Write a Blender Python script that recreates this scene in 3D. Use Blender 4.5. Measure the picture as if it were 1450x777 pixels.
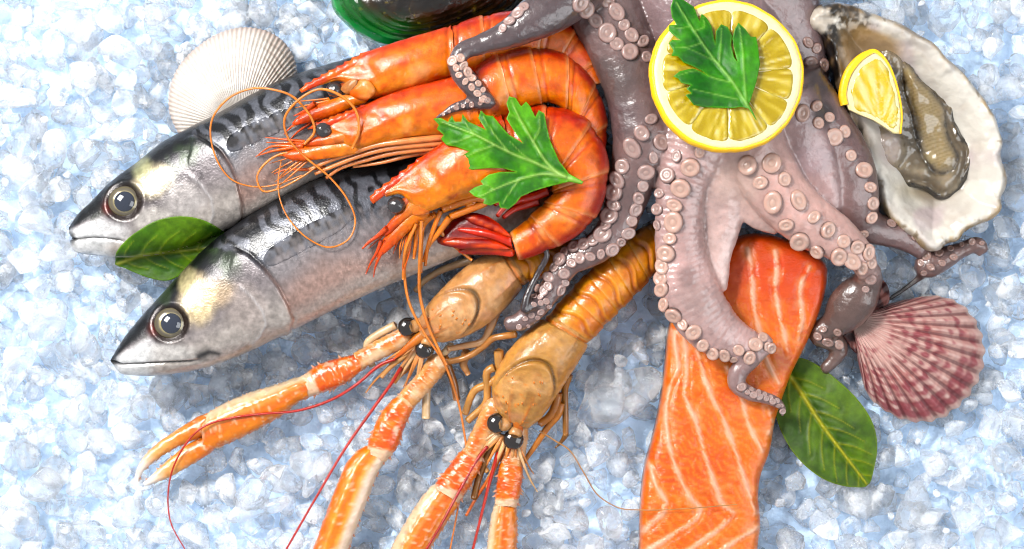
import bpy, bmesh, math, random
import numpy as np
from mathutils import Vector, Matrix
from mathutils.bvhtree import BVHTree
from mathutils.kdtree import KDTree
from mathutils.geometry import delaunay_2d_cdt

# ------------------------------------------------------------------ scene, camera, light
# Lengths are laid out on a bench grid: 1 grid step = 0.33 mm, z = 0 is the top of the ice bed.
S = 0.00033
CAMH = 4000.0
scene = bpy.context.scene
C = scene.collection
for o in list(bpy.data.objects):
    bpy.data.objects.remove(o)

cam_d = bpy.data.cameras.new('camera')
cam = bpy.data.objects.new('camera', cam_d)
C.objects.link(cam)
cam.location = (0, 0, CAMH * S)
cam_d.sensor_width = 36.0
cam_d.lens = 36.0 * CAMH / 1450.0
cam_d.clip_start = 0.01
cam_d.clip_end = 50
scene.camera = cam

world = bpy.data.worlds.new('World')
scene.world = world
world.use_nodes = True
bg = world.node_tree.nodes['Background']
bg.inputs[0].default_value = (0.91, 0.945, 1.0, 1)
bg.inputs[1].default_value = 0.45


def softbox(name, loc, aim, size, power, col):
    d = bpy.data.lights.new(name, 'AREA')
    d.shape = 'RECTANGLE'
    d.size, d.size_y = size
    d.energy = power
    d.color = col
    o = bpy.data.objects.new(name, d)
    C.objects.link(o)
    o.location = loc
    o.rotation_euler = (Vector(aim) - Vector(loc)).to_track_quat('-Z', 'Y').to_euler()
    return o


softbox('softbox_key', (-0.85, 0.55, 1.05), (0, 0, 0), (0.75, 0.75), 23, (1.0, 0.98, 0.95))
softbox('glint_lamp', (-0.62, 0.62, 1.15), (0, 0, 0), (0.16, 0.16), 13, (1.0, 0.97, 0.93))  # small extra lamp, added for glints on the ice and firmer shadows
softbox('softbox_fill', (0.95, -0.35, 0.95), (0, 0, 0), (0.9, 1.1), 8, (0.95, 0.98, 1.0))

vs = scene.view_settings
vs.view_transform = 'Standard'
vs.look = 'None'
vs.exposure = 0.52
vs.gamma = 1.0
cy = scene.cycles
cy.use_denoising = True
cy.max_bounces = 12
cy.transmission_bounces = 10
cy.transparent_max_bounces = 14
cy.diffuse_bounces = 5
cy.glossy_bounces = 4
cy.use_adaptive_sampling = True
cy.adaptive_threshold = 0.04
cy.adaptive_min_samples = 12
cy.sample_clamp_indirect = 10.0
cy.caustics_reflective = False
cy.caustics_refractive = True
cy.blur_glossy = 0.3
cy.filter_width = 1.1

rng = np.random.RandomState(7)
random.seed(7)


# ------------------------------------------------------------------ small maths helpers
def at(x, y, z=0.0):
    """grid point of a spot measured on the photograph that lies at height z"""
    k = 1.0 - z / CAMH
    return np.array([(x - 725.0) * k, (388.5 - y) * k, z])


def lin(c):
    c = np.asarray(c, float)
    return np.where(c <= 0.04045, c / 12.92, ((c + 0.055) / 1.055) ** 2.4)


def hx(h):
    return lin([int(h[i:i + 2], 16) / 255.0 for i in (0, 2, 4)])


def sstep(a, b, x):
    t = np.clip((x - a) / (b - a), 0, 1)
    return t * t * (3 - 2 * t)


def mix(a, b, t):
    t = np.asarray(t)[..., None]
    return np.asarray(a) * (1 - t) + np.asarray(b) * t


def _hash(ix, iy, iz, seed):
    n = (ix.astype(np.int64) * 374761393 + iy.astype(np.int64) * 668265263 + iz.astype(np.int64) * 2147483647 + seed * 1274126177) & 0xffffffff
    n = ((n ^ (n >> 13)) * 1274126177) & 0xffffffff
    n = ((n ^ (n >> 16)) * 2246822519) & 0xffffffff
    return ((n ^ (n >> 15)) & 0xffffff) / float(0xffffff)


def noise(P, scale=1.0, seed=0):
    """smooth value noise, -1..1"""
    P = np.asarray(P, float) / scale
    if P.shape[-1] == 2:
        P = np.concatenate([P, np.zeros(P.shape[:-1] + (1,))], -1)
    i = np.floor(P)
    f = P - i
    u = f * f * (3 - 2 * f)
    i = i.astype(np.int64)
    r = 0
    for dx in (0, 1):
        for dy in (0, 1):
            for dz in (0, 1):
                w = (u[..., 0] if dx else 1 - u[..., 0]) * (u[..., 1] if dy else 1 - u[..., 1]) * (u[..., 2] if dz else 1 - u[..., 2])
                r = r + w * _hash(i[..., 0] + dx, i[..., 1] + dy, i[..., 2] + dz, seed)
    return r * 2 - 1


def fbm(P, scale, octv=4, seed=0):
    r, a, t = 0, 1.0, 0
    for k in range(octv):
        r = r + a * noise(P, scale / 2 ** k, seed + k * 17)
        t += a
        a *= 0.5
    return r / t


def spline(pts, n, closed=False):
    """Catmull-Rom through rows of pts, resampled evenly by the length of the first 2 columns"""
    P = np.asarray(pts, float)
    m = len(P)
    if closed:
        Q = np.concatenate([P[-1:], P, P[:2]])
        segs = m
    else:
        Q = np.concatenate([2 * P[:1] - P[1:2], P, 2 * P[-1:] - P[-2:-1]])
        segs = m - 1
    sub = 24
    out = []
    for i in range(segs):
        p0, p1, p2, p3 = Q[i], Q[i + 1], Q[i + 2], Q[i + 3]
        d1 = max(np.linalg.norm((p1 - p0)[:3]), 1e-6) ** .5
        d2 = max(np.linalg.norm((p2 - p1)[:3]), 1e-6) ** .5
        d3 = max(np.linalg.norm((p3 - p2)[:3]), 1e-6) ** .5
        m1 = ((p1 - p0) / d1 - (p2 - p0) / (d1 + d2) + (p2 - p1) / d2) * d2
        m2 = ((p2 - p1) / d2 - (p3 - p1) / (d2 + d3) + (p3 - p2) / d3) * d2
        t = (np.arange(sub) / sub)[:, None]
        out.append((2 * t ** 3 - 3 * t ** 2 + 1) * p1 + (t ** 3 - 2 * t ** 2 + t) * m1 + (-2 * t ** 3 + 3 * t ** 2) * p2 + (t ** 3 - t ** 2) * m2)
    out = np.concatenate(out + [P[:1] if closed else P[-1:]])
    d = np.r_[0, np.cumsum(np.linalg.norm(np.diff(out[:, :3], axis=0), axis=1) + 1e-9)]
    s = np.linspace(0, d[-1], n + 1)[:-1] if closed else np.linspace(0, d[-1], n)
    return np.stack([np.interp(s, d, out[:, k]) for k in range(P.shape[1])], 1)


def pdist(xy, poly, width=None):
    """distance of points xy to a polyline, arc position 0..1 and signed side (left of travel positive)"""
    poly = np.asarray(poly, float)
    seg = np.diff(poly, axis=0)
    L = np.linalg.norm(seg, axis=1)
    cum = np.r_[0, np.cumsum(L)]
    best = np.full(len(xy), 1e9)
    arc = np.zeros(len(xy))
    side = np.zeros(len(xy))
    for i in range(len(seg)):
        w = xy - poly[i]
        t = np.clip((w @ seg[i]) / max(L[i] ** 2, 1e-9), 0, 1)
        q = w - t[:, None] * seg[i]
        d = np.hypot(q[:, 0], q[:, 1])
        b = d < best
        best = np.where(b, d, best)
        arc = np.where(b, (cum[i] + t * L[i]) / cum[-1], arc)
        side = np.where(b, seg[i][0] * w[:, 1] - seg[i][1] * w[:, 0], side)
    return best, arc, np.sign(side)


def inpoly(xy, poly):
    poly = np.asarray(poly)
    r = np.zeros(len(xy), bool)
    j = len(poly) - 1
    for i in range(len(poly)):
        xi, yi = poly[i][:2]
        xj, yj = poly[j][:2]
        c = ((yi > xy[:, 1]) != (yj > xy[:, 1])) & (xy[:, 0] < (xj - xi) * (xy[:, 1] - yi) / (yj - yi + 1e-12) + xi)
        r ^= c
        j = i
    return r


# ------------------------------------------------------------------ mesh and object helpers
FOOD = []        # (verts, faces) in grid units of everything lying on the ice


def mesh_of(name, V, F, col=None, smooth=True):
    """mesh from grid-unit vertices; F is an (n,3|4) array or a list of such arrays"""
    V = np.asarray(V, float)
    Fs = [np.asarray(f, np.int32) for f in (F if isinstance(F, (list, tuple)) else [F]) if len(f)]
    me = bpy.data.meshes.new(name)
    me.vertices.add(len(V))
    me.vertices.foreach_set('co', (V * S).astype(np.float32).ravel())
    nl = sum(f.size for f in Fs)
    npoly = sum(len(f) for f in Fs)
    me.loops.add(nl)
    me.loops.foreach_set('vertex_index', np.concatenate([f.ravel() for f in Fs]))
    me.polygons.add(npoly)
    tot = np.concatenate([np.full(len(f), f.shape[1], np.int32) for f in Fs])
    me.polygons.foreach_set('loop_start', np.r_[0, np.cumsum(tot)[:-1]].astype(np.int32))
    me.update(calc_edges=True)
    me.polygons.foreach_set('use_smooth', np.full(npoly, smooth, bool))
    if col is not None:
        a = me.color_attributes.new('Col', 'FLOAT_COLOR', 'POINT')
        col = np.clip(np.asarray(col, float), 0, 4)
        lum = col @ np.array([.3, .59, .11])
        col = np.clip(lum[..., None] + (col - lum[..., None]) * 1.16, 0, 2)
        col = 0.51 * col ** 1.14
        if col.ndim == 1:
            col = np.tile(col, (len(V), 1))
        a.data.foreach_set('color', np.c_[col, np.ones(len(V))].astype(np.float32).ravel())
    me.validate()
    return me


def empty(name, base, label, cat, group=None):
    o = bpy.data.objects.new(name, None)
    o.empty_display_size = 0.01
    C.objects.link(o)
    o.location = np.asarray(base) * S
    tag(o, label, cat, group)
    return o


def tag(o, label=None, cat=None, group=None, kind=None):
    if label: o['label'] = label
    if cat: o['category'] = cat
    if group: o['group'] = group
    if kind: o['kind'] = kind
    return o


def obj(name, V, F, m, parent=None, col=None, smooth=True, food=True, sub=0):
    """link one mesh object built in grid units; origin at the parent's base (or its own middle)"""
    V = np.asarray(V, float)
    if parent is None:
        base = np.array([V[:, 0].mean(), V[:, 1].mean(), V[:, 2].min()])
    else:
        p, base = parent, np.zeros(3)
        while p is not None:
            base = base + np.array(p.location) / S
            p = p.parent
    if food:
        FOOD.append((V, F))
    me = mesh_of(name, V - base, F, col, smooth)
    o = bpy.data.objects.new(name, me)
    C.objects.link(o)
    if parent is None:
        o.location = base * S
    else:
        o.parent = parent
    if m is not None:
        me.materials.append(m)
    if sub:
        md = o.modifiers.new('Subdivision', 'SUBSURF')
        md.levels = md.render_levels = sub
    return o


def quads(nu, nv, wrap=False):
    """faces of a grid with index i*nv+j; wrap closes j"""
    i = np.arange(nu - 1)[:, None]
    j = np.arange(nv if wrap else nv - 1)[None, :]
    j2 = (j + 1) % nv
    f = np.stack([i * nv + j + 0 * i, (i + 1) * nv + j, (i + 1) * nv + j2, i * nv + j2 + 0 * i], -1)
    return f.reshape(-1, 4)


def join(parts):
    """(V,F[,col]) pieces that form one part"""
    Vs, Fs, Cs, n = [], {}, [], 0
    for p in parts:
        V, F = p[0], p[1]
        for f in (F if isinstance(F, (list, tuple)) else [F]):
            f = np.asarray(f, np.int32)
            if len(f):
                Fs.setdefault(f.shape[1], []).append(f + n)
        Vs.append(V)
        if len(p) > 2:
            c = np.asarray(p[2], float)
            Cs.append(np.tile(c, (len(V), 1)) if c.ndim == 1 else c)
        n += len(V)
    F = [np.concatenate(v) for v in Fs.values()]
    return np.concatenate(Vs), F, (np.concatenate(Cs) if Cs else None)


def normals(V, F):
    """vertex normals"""
    N = np.zeros_like(V)
    for f in (F if isinstance(F, (list, tuple)) else [F]):
        f = np.asarray(f)
        n = np.cross(V[f[:, 2]] - V[f[:, 0]], V[f[:, 3 if f.shape[1] == 4 else 1]] - V[f[:, 1 if f.shape[1] == 4 else 0]])
        if f.shape[1] == 3:
            n = -n
        for k in range(f.shape[1]):
            np.add.at(N, f[:, k], n)
    return N / (np.linalg.norm(N, axis=1, keepdims=True) + 1e-12)


def loft(st, nu, nv, pw=1.0, cap=True, pos=None):
    """skin over stations (leftx,lefty,rightx,righty,zmid,up,down) in grid units; returns V,F,(U,T)
    theta 0 = left edge, pi/2 = top, pi = right edge"""
    st = spline(st, nu) if pos is None else pos
    th = np.arange(nv) / nv * 2 * np.pi
    c, s = np.cos(th), np.sin(th)
    cc = np.sign(c) * np.abs(c) ** pw
    ss = np.sign(s) * np.abs(s) ** pw
    mid = (st[:, 0:2] + st[:, 2:4]) / 2
    half = (st[:, 0:2] - st[:, 2:4]) / 2
    XY = mid[:, None, :] + half[:, None, :] * cc[None, :, None]
    h = np.where(ss >= 0, st[:, 5:6] * ss, st[:, 6:7] * ss)
    Z = st[:, 4:5] + h
    V = np.concatenate([XY, Z[..., None]], -1).reshape(-1, 3)
    # left-to-top-to-right winds clockwise seen along travel; keep faces outward
    F = quads(len(st), nv, True)[:, ::-1]
    Fl = [F]
    if cap:
        V = np.concatenate([V, V[:nv].mean(0, keepdims=True), V[-nv:].mean(0, keepdims=True)])
        a, b, n = len(V) - 2, len(V) - 1, (len(st) - 1) * nv
        j = np.arange(nv)
        j2 = (j + 1) % nv
        Fl.append(np.stack([np.full(nv, a), j2, j], 1)[:, ::-1])
        Fl.append(np.stack([np.full(nv, b), n + j, n + j2], 1)[:, ::-1])
    U = np.repeat(np.linspace(0, 1, len(st)), nv)
    T = np.tile(th, len(st))
    if cap:
        U = np.r_[U, 0, 1]
        T = np.r_[T, 0, 0]
    return V, Fl, U, T


def tube(path, n=None, nv=8, flat=1.0, up=(0, 0, 1), ends=True):
    """round or flattened tube; path rows x,y,z,radius (grid units)"""
    P = np.asarray(path, float)
    if n is None:
        n = max(6, int(np.sum(np.linalg.norm(np.diff(P[:, :3], axis=0), axis=1)) / 4))
    P = spline(P, n)
    T = np.gradient(P[:, :3], axis=0)
    T /= np.linalg.norm(T, axis=1, keepdims=True) + 1e-9
    upv = np.tile(np.asarray(up, float), (n, 1))
    B = np.cross(T, upv)
    bn = np.linalg.norm(B, axis=1, keepdims=True)
    B = np.where(bn > 0.05, B / (bn + 1e-9), np.array([[1.0, 0, 0]]))
    N = np.cross(B, T)
    th = np.arange(nv) / nv * 2 * np.pi
    r = P[:, 3][:, None, None]
    V = P[:, None, :3] + r * (B[:, None, :] * np.cos(th)[None, :, None] + flat * N[:, None, :] * np.sin(th)[None, :, None])
    V = V.reshape(-1, 3)
    F = quads(n, nv, True)[:, ::-1]
    Fl = [F]
    if ends:
        V = np.concatenate([V, P[:1, :3] - T[:1] * P[0, 3] * .5, P[-1:, :3] + T[-1:] * P[-1, 3] * .5])
        a, b, m = len(V) - 2, len(V) - 1, (n - 1) * nv
        j = np.arange(nv)
        j2 = (j + 1) % nv
        Fl.append(np.stack([np.full(nv, a), j, j2], 1))
        Fl.append(np.stack([np.full(nv, b), m + j2, m + j], 1))
    return V, Fl


def tpath(pts, r0, r1=None, n=None):
    """control points on the photograph (x,y,z) -> tube path with a tapering radius"""
    r1 = r0 if r1 is None else r1
    m = len(pts)
    return np.array([np.r_[at(*p[:3]), (p[3] if len(p) > 3 else r0 + (r1 - r0) * i / (m - 1))] for i, p in enumerate(pts)])


def sphere(c, r, nu=10, nv=14, sc=(1, 1, 1), rot=None):
    th = np.linspace(0, np.pi, nu)
    ph = np.arange(nv) / nv * 2 * np.pi
    V = np.stack([np.sin(th)[:, None] * np.cos(ph), np.sin(th)[:, None] * np.sin(ph), np.cos(th)[:, None] + 0 * ph], -1).reshape(-1, 3)
    V = V * np.asarray(sc) * r
    if rot is not None:
        V = V @ np.asarray(rot).T
    return V + np.asarray(c), quads(nu, nv, True)


def sheet(outline, step, zf, thick=2.0, holes=None):
    """a thin solid sheet inside a closed outline (grid xy), zf(xy) gives its upper height"""
    O = np.asarray(outline, float)
    lo, hi = O.min(0), O.max(0)
    gx, gy = np.meshgrid(np.arange(lo[0], hi[0], step), np.arange(lo[1], hi[1], step))
    G = np.stack([gx.ravel(), gy.ravel()], 1)
    G[:, 0] += (np.round((G[:, 1] - lo[1]) / step).astype(int) % 2) * step * .5
    G = G[inpoly(G, O)]
    d, _, _ = pdist(G, np.vstack([O, O[:1]]))
    G = G[d > step * .45]
    P = [Vector(p) for p in np.vstack([O, G])]
    n = len(O)
    vs_, _, fs, *_ = delaunay_2d_cdt(P, [], [list(range(n))], 1, 1e-4)
    XY = np.array([v[:] for v in vs_])
    F = np.array([f for f in fs if len(f) == 3], np.int32)
    z = zf(XY)
    top = np.c_[XY, z]
    bot = np.c_[XY, z - thick]
    m = len(XY)
    # boundary edges
    E = np.concatenate([F[:, [0, 1]], F[:, [1, 2]], F[:, [2, 0]]])
    key = set(map(tuple, E.tolist()))
    B = np.array([e for e in key if (e[1], e[0]) not in key], np.int32)
    side = np.stack([B[:, 0], B[:, 0] + m, B[:, 1] + m, B[:, 1]], 1)
    return np.vstack([top, bot]), [F, F[:, ::-1] + m, side], np.vstack([XY, XY])


# ------------------------------------------------------------------ materials
def principled(name, col=(0.8, 0.8, 0.8), rough=0.4, attr=False, coat=0.0, sss=0.0, sss_r=(1, .5, .3), sss_s=0.003,
               trans=0.0, ior=1.4, spec=0.5, metal=0.0, bumps=(), sheen=0.0, coat_rough=0.05, mottle=None, aniso=None, alpha=None):
    """bumps: (scale per metre, strength, distance mm [,detail][,stretch xyz]); mottle: (scale, amount) brightness variation of the colour"""
    m = bpy.data.materials.new(name)
    m.use_nodes = True
    nt = m.node_tree
    b = nt.nodes['Principled BSDF']
    b.inputs['Base Color'].default_value = (*col, 1)
    b.inputs['Roughness'].default_value = rough
    b.inputs['IOR'].default_value = ior
    b.inputs['Metallic'].default_value = metal
    b.inputs['Specular IOR Level'].default_value = spec
    b.inputs['Coat Weight'].default_value = coat
    b.inputs['Coat Roughness'].default_value = coat_rough
    b.inputs['Transmission Weight'].default_value = trans
    if sss:
        b.inputs['Subsurface Weight'].default_value = sss
        b.inputs['Subsurface Radius'].default_value = sss_r
        b.inputs['Subsurface Scale'].default_value = sss_s
    tc = nt.nodes.new('ShaderNodeTexCoord')
    src = None
    if attr:
        a = nt.nodes.new('ShaderNodeAttribute')
        a.attribute_name = 'Col'
        src = a.outputs['Color']
    if mottle:
        nz = nt.nodes.new('ShaderNodeTexNoise')
        nz.inputs['Scale'].default_value = mottle[0]
        nz.inputs['Detail'].default_value = 5
        nt.links.new(tc.outputs['Object'], nz.inputs['Vector'])
        mr = nt.nodes.new('ShaderNodeMapRange')
        mr.inputs[1].default_value = .3
        mr.inputs[2].default_value = .7
        mr.inputs[3].default_value = 1 - mottle[1]
        mr.inputs[4].default_value = 1 + mottle[1]
        nt.links.new(nz.outputs[0], mr.inputs[0])
        mx = nt.nodes.new('ShaderNodeVectorMath')
        mx.operation = 'SCALE'
        if src is not None:
            nt.links.new(src, mx.inputs[0])
        else:
            mx.inputs[0].default_value = col
        nt.links.new(mr.outputs[0], mx.inputs['Scale'])
        src = mx.outputs[0]
    if src is not None:
        nt.links.new(src, b.inputs['Base Color'])
    prev = None
    for bm_ in bumps:
        nz = nt.nodes.new('ShaderNodeTexNoise')
        nz.inputs['Scale'].default_value = bm_[0]
        nz.inputs['Detail'].default_value = bm_[3] if len(bm_) > 3 else 3
        if len(bm_) > 4:
            mp = nt.nodes.new('ShaderNodeMapping')
            mp.inputs['Scale'].default_value = bm_[4]
            if len(bm_) > 5:
                mp.inputs['Rotation'].default_value = (0, 0, bm_[5])
            nt.links.new(tc.outputs['Object'], mp.inputs['Vector'])
            nt.links.new(mp.outputs[0], nz.inputs['Vector'])
        else:
            nt.links.new(tc.outputs['Object'], nz.inputs['Vector'])
        bp = nt.nodes.new('ShaderNodeBump')
        bp.inputs['Strength'].default_value = bm_[1]
        bp.inputs['Distance'].default_value = bm_[2] * 0.001
        nt.links.new(nz.outputs[0], bp.inputs['Height'])
        if prev:
            nt.links.new(prev, bp.inputs['Normal'])
        prev = bp.outputs[0]
    if prev:
        nt.links.new(prev, b.inputs['Normal'])
        nt.links.new(prev, b.inputs['Coat Normal'])
    return m
# ------------------------------------------------------------------ mackerel
M_FISH = principled('mackerel_skin', rough=0.34, attr=True, coat=0.4, coat_rough=0.12, metal=0.35, spec=0.5,
                    bumps=((1100, .45, .35, 3), (300, .22, .7, 3)), mottle=(420, .22))
M_FIN = principled('fin', rough=0.6, attr=True, spec=.25, bumps=((1500, .5, .3, 2),))
M_EYE = principled('fish_iris', rough=0.22, attr=True, coat=0.9, metal=0.45)
M_PUPIL = principled('pupil', (0.012, 0.016, 0.028), 0.06, coat=1.0, coat_rough=0.02, spec=0.8)


def bvh_of(V, F):
    fl = []
    for f in (F if isinstance(F, (list, tuple)) else [F]):
        fl += np.asarray(f).tolist()
    return BVHTree.FromPolygons([Vector(v) for v in V], fl)


def drop(bvh, x, y, default=0.0):
    h = bvh.ray_cast(Vector((x, y, 900)), Vector((0, 0, -1)))
    return (h[0].z, np.array(h[1])) if h[0] is not None else (default, np.array([0, 0, 1.0]))


def drape(bvh, xy, default=0.0):
    return np.array([drop(bvh, p[0], p[1], default)[0] for p in xy])


def stations(rows, zref):
    """rows: (left xy, right xy, zmid, up, down) on the photograph -> grid stations"""
    out = []
    for (a, b, z, u, d) in rows:
        out.append(np.r_[at(a[0], a[1], zref)[:2], at(b[0], b[1], zref)[:2], z, u, d])
    return np.array(out)


def plan(V, zref):
    k = 1 - zref / CAMH
    return np.c_[V[:, 0] / k + 725, 388.5 - V[:, 1] / k]


def make_mackerel(label, pairs, thick, zmid, zref, eye, gill, preop, mouth, cream, fin, streak, seed):
    rows = [(a, b, zmid + dz, t, t) for (a, b), (t, dz) in zip(pairs, thick)]
    st = stations(rows, zref)
    V, F, U, T = loft(st, 430, 150, pw=.92)
    xy = plan(V, zref)
    w = (1 - np.cos(T)) / 2                       # 0 back .. 1 belly
    up = np.sin(T)
    N = normals(V, F)
    if np.sum(N[:, 2] * (V[:, 2] - zmid)) < 0:
        N = -N
    nz3 = np.c_[xy, T * 20]
    gx = gill[0]
    # position along the fish, measured from the gill edge (negative = head)
    dg, ag, sg = pdist(xy, gill)
    head = (U < np.interp(0.5, [0, 1], [0, 1])) & (sg > 0)
    axis = np.array(pairs[8][0]) + np.array(pairs[8][1]) - np.array(pairs[3][0]) - np.array(pairs[3][1])
    axis = axis / np.linalg.norm(axis)
    along = xy @ axis
    # ---- relief
    disp = np.zeros(len(V))
    g = np.where(sg > 0, 1, -1) * dg              # >0 on the head side
    inspan = (ag > .002) & (ag < .998)
    gfade = sstep(0, .16, ag) * sstep(1, .9, ag)
    step = np.where(inspan, 3.8 * gfade * sstep(-2.0, 2.0, g) * sstep(55, 4, g), 0)
    step -= np.where(inspan, 2.0 * gfade * np.exp(-((g + 2.5) / 2.2) ** 2), 0)
    disp += step
    dp, ap, sp = pdist(xy, preop)
    disp += np.where((ap > .002) & (ap < .998), 1.6 * np.exp(-(dp / 2.2) ** 2), 0)
    dm, am, sm = pdist(xy, mouth)
    disp -= 4.0 * np.exp(-(dm / 2.0) ** 2) * sstep(1.0, .85, am)
    de = np.hypot(xy[:, 0] - eye[0], xy[:, 1] - eye[1])
    disp -= 7 * np.exp(-(de / (eye[2] * .95)) ** 4)
    disp += 2.2 * np.exp(-((de - eye[2] * 1.22) / 4.5) ** 2)
    disp += .7 * fbm(nz3, 22, 3, seed)
    V = V + N * disp[:, None]
    # ---- colour of the skin
    n1 = fbm(nz3, 40, 4, seed + 1)
    n2 = fbm(nz3, 9, 3, seed + 2)
    fine = noise(np.c_[along / 2.2, w * 60, T * 0], 1.0, seed + 13) + .6 * fbm(nz3, 5, 2, seed + 14)
    black = hx('12141a'); slate = hx('767880'); dark = hx('1c1e26')
    silver = hx('a09a9c'); pink = hx('c2a69c'); pale = hx('e6dcd4'); white = hx('f0eeee')
    flank = mix(silver, pink, sstep(.50, .78, w + .08 * n1))
    flank = mix(flank, pale, sstep(.78, .98, w + .06 * n1))
    back = mix(slate, hx('7c7e86'), sstep(.15, .45, w) * .8)
    # dark wandering bars down the back
    q = along + 26 * fbm(nz3, 30, 2, seed + 3) + 46 * w * np.sin(along / 41.0)
    bar = np.sin(q / 27.0 * 2 * np.pi) + .9 * fbm(nz3, 15, 3, seed + 4)
    back = mix(back, hx('101218'), sstep(-.05, .35, bar) * .95)
    col = mix(back, flank, sstep(.37, .50, w + .06 * n2 + .05 * np.sin(q / 27.0 * 2 * np.pi)))
    col = mix(col, hx('3a3c44'), .55 * np.exp(-((w - .43) / .035) ** 2) * sstep(-.5, .4, n1))
    col = mix(col, black, .92 * sstep(.13, .02, w + .03 * n2))
    col = col * (1 + .16 * fine)[:, None]
    # head
    hd = np.where(sg > 0, sstep(-1, 6, dg), 0) * (along < (np.array(gill[len(gill) // 2]) @ axis) + 60)
    hc = mix(hx('9a9294'), hx('d8cfc8'), sstep(.45, .85, w + .1 * n1))
    hc = mix(hc, hx('5a5458'), .85 * sstep(-.3, .4, n1) * sstep(.8, .4, w))
    hc = mix(hc, hx('38363c'), .85 * sstep(.48, .2, w + .14 * n1))
    hc = mix(hc, hx('17191f'), sstep(.30, .12, w + .06 * n1))
    tint = fbm(nz3, 28, 3, seed + 6)
    hc = mix(hc, hx('55684a'), .6 * sstep(.05, .4, tint) * sstep(.5, .2, w))
    for (cx, cy_, rx, ry, c, a) in cream:
        e = np.hypot((xy[:, 0] - cx) / rx, (xy[:, 1] - cy_) / ry) + .35 * n1 + .12 * n2
        hc = mix(hc, hx(c), a * sstep(1.1, .45, e))
    # snout: white jaw under a black brow
    sx = sstep(eye[0] - 14, eye[0] - 44, xy[:, 0])
    hc = mix(hc, hx('fafafa'), .95 * sx * sstep(.34, .5, w))
    hc = mix(hc, black, sx * sstep(.40, .26, w + .03 * n2))
    ds, as_, _ = pdist(xy, streak)
    hc = mix(hc, dark, .9 * np.exp(-(ds / (7 * (1 - .6 * as_))) ** 2))
    hc = hc * (1 + .30 * fbm(nz3, 4.5, 3, seed + 8) + .22 * fbm(nz3, 14, 3, seed + 9))[:, None]
    col = mix(col, hc, hd)
    # dark and reddish ring of the eye, gill seam, mouth seam
    col = mix(col, hx('2a1a16'), .95 * sstep(eye[2] * 1.30, eye[2] * 1.05, np.hypot((xy[:, 0] - eye[0] + 3) / 1.12, (xy[:, 1] - eye[1] - 2)) + 3.5 * n2))
    col = mix(col, hx('8a3a30'), .6 * np.exp(-(((xy[:, 0] - eye[0] + eye[2] * 1.1) / 7) ** 2 + ((xy[:, 1] - eye[1] - 9) / 9) ** 2)))
    col = mix(col, hx('1e1c22'), np.where(inspan, .9 * gfade * np.exp(-((g + 2.5) / 3.4) ** 2) * sstep(.75, .25, ag), 0))
    col = mix(col, hx('b08474'), np.where(inspan, .38 * np.exp(-((g + 1.5) / 2.0) ** 2) * sstep(.25, .5, ag), 0))
    col = mix(col, hx('e8e4e4'), np.where((ap > .002) & (ap < .998), .6 * np.exp(-(dp / 1.6) ** 2), 0))
    col = mix(col, hx('16161a'), .93 * np.exp(-(dm / 1.5) ** 2) * sstep(1.0, .8, am))
    edge = np.hypot(xy[:, 0] - mouth[0][0], xy[:, 1] - mouth[0][1])
    col = mix(col, black, sstep(15, 6, edge + 3 * n2) * .85)
    col = mix(col, black, .8 * sx * sstep(.975, .998, w))
    root = empty('mackerel', np.r_[V[:, :2].mean(0), V[:, 2].min()], label, 'fish')
    body = obj('body', V, F, M_FISH, root, col)
    bv = bvh_of(V, F)
    # eye
    ec = at(eye[0], eye[1], zref)
    zt, nn = drop(bv, ec[0], ec[1])
    r = eye[2]
    nr, na = 12, 32
    rr = np.linspace(0, 1, nr)
    aa = np.arange(na) / na * 2 * np.pi
    dome = np.stack([rr[:, None] * np.cos(aa) * r, rr[:, None] * np.sin(aa) * r * .93, (np.sqrt(1 - (rr * .92) ** 2) * 13 - 4)[:, None] + 0 * aa], -1).reshape(-1, 3)
    rv = np.repeat(rr, na)
    ic = mix(hx('b8a878'), hx('8a8274'), sstep(.62, .74, rv))
    ic = mix(ic, hx('d8cfae'), .8 * np.exp(-((rv - .66) / .04) ** 2))
    ic = mix(ic, hx('4a4034'), .8 * sstep(.80, .95, rv))
    ic = mix(ic, hx('b0a47c'), .5 * np.exp(-((rv - .90) / .03) ** 2))
    ic = ic * (1 + .25 * noise(np.c_[dome[:, :2], dome[:, 2]], 5, seed))[:, None]
    eo = obj('eye', dome + np.array([ec[0], ec[1], zt + 1.0]), quads(nr, na, True), M_EYE, root, ic)
    pd = np.stack([rr[:, None] * np.cos(aa) * r * .60, rr[:, None] * np.sin(aa) * r * .60, (np.sqrt(1 - (rr * .9) ** 2) * 8)[:, None] + 0 * aa], -1).reshape(-1, 3)
    obj('pupil', pd + np.array([ec[0] + eye[3], ec[1] + eye[4], zt + 5.2]), quads(nr, na, True), M_PUPIL, eo)
    # pectoral fin lying on the flank
    fo = np.array([at(x, y, zref)[:2] for x, y in fin])
    fo = spline(fo, 60, True)
    fb = at(fin[0][0], fin[0][1], zref)[:2]
    FV, FF, fxy = sheet(fo, 4.0, lambda q: drape(bv, q, zmid) + .15 + 1.0 * sstep(0, 12, pdist(q, np.vstack([fo, fo[:1]]))[0]), .8)
    ang = np.arctan2(fxy[:, 1] - fb[1], fxy[:, 0] - fb[0])
    dist = np.hypot(fxy[:, 1] - fb[1], fxy[:, 0] - fb[0])
    ray = np.sin(ang * 85)
    FV[:, 2] += .45 * ray * sstep(8, 30, dist)
    fc = mix(hx('2b292c'), hx('837a72'), sstep(8, 80, dist + 10 * ray))
    fc = mix(fc, hx('9b938a'), .5 * sstep(.3, .9, ray) * sstep(30, 70, dist))
    fc = mix(fc, hx('a39a95'), .8 * sstep(8, 1, pdist(fxy, np.vstack([fo, fo[:1]]))[0]) * sstep(20, 50, dist))
    kd = KDTree(len(V))
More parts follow.
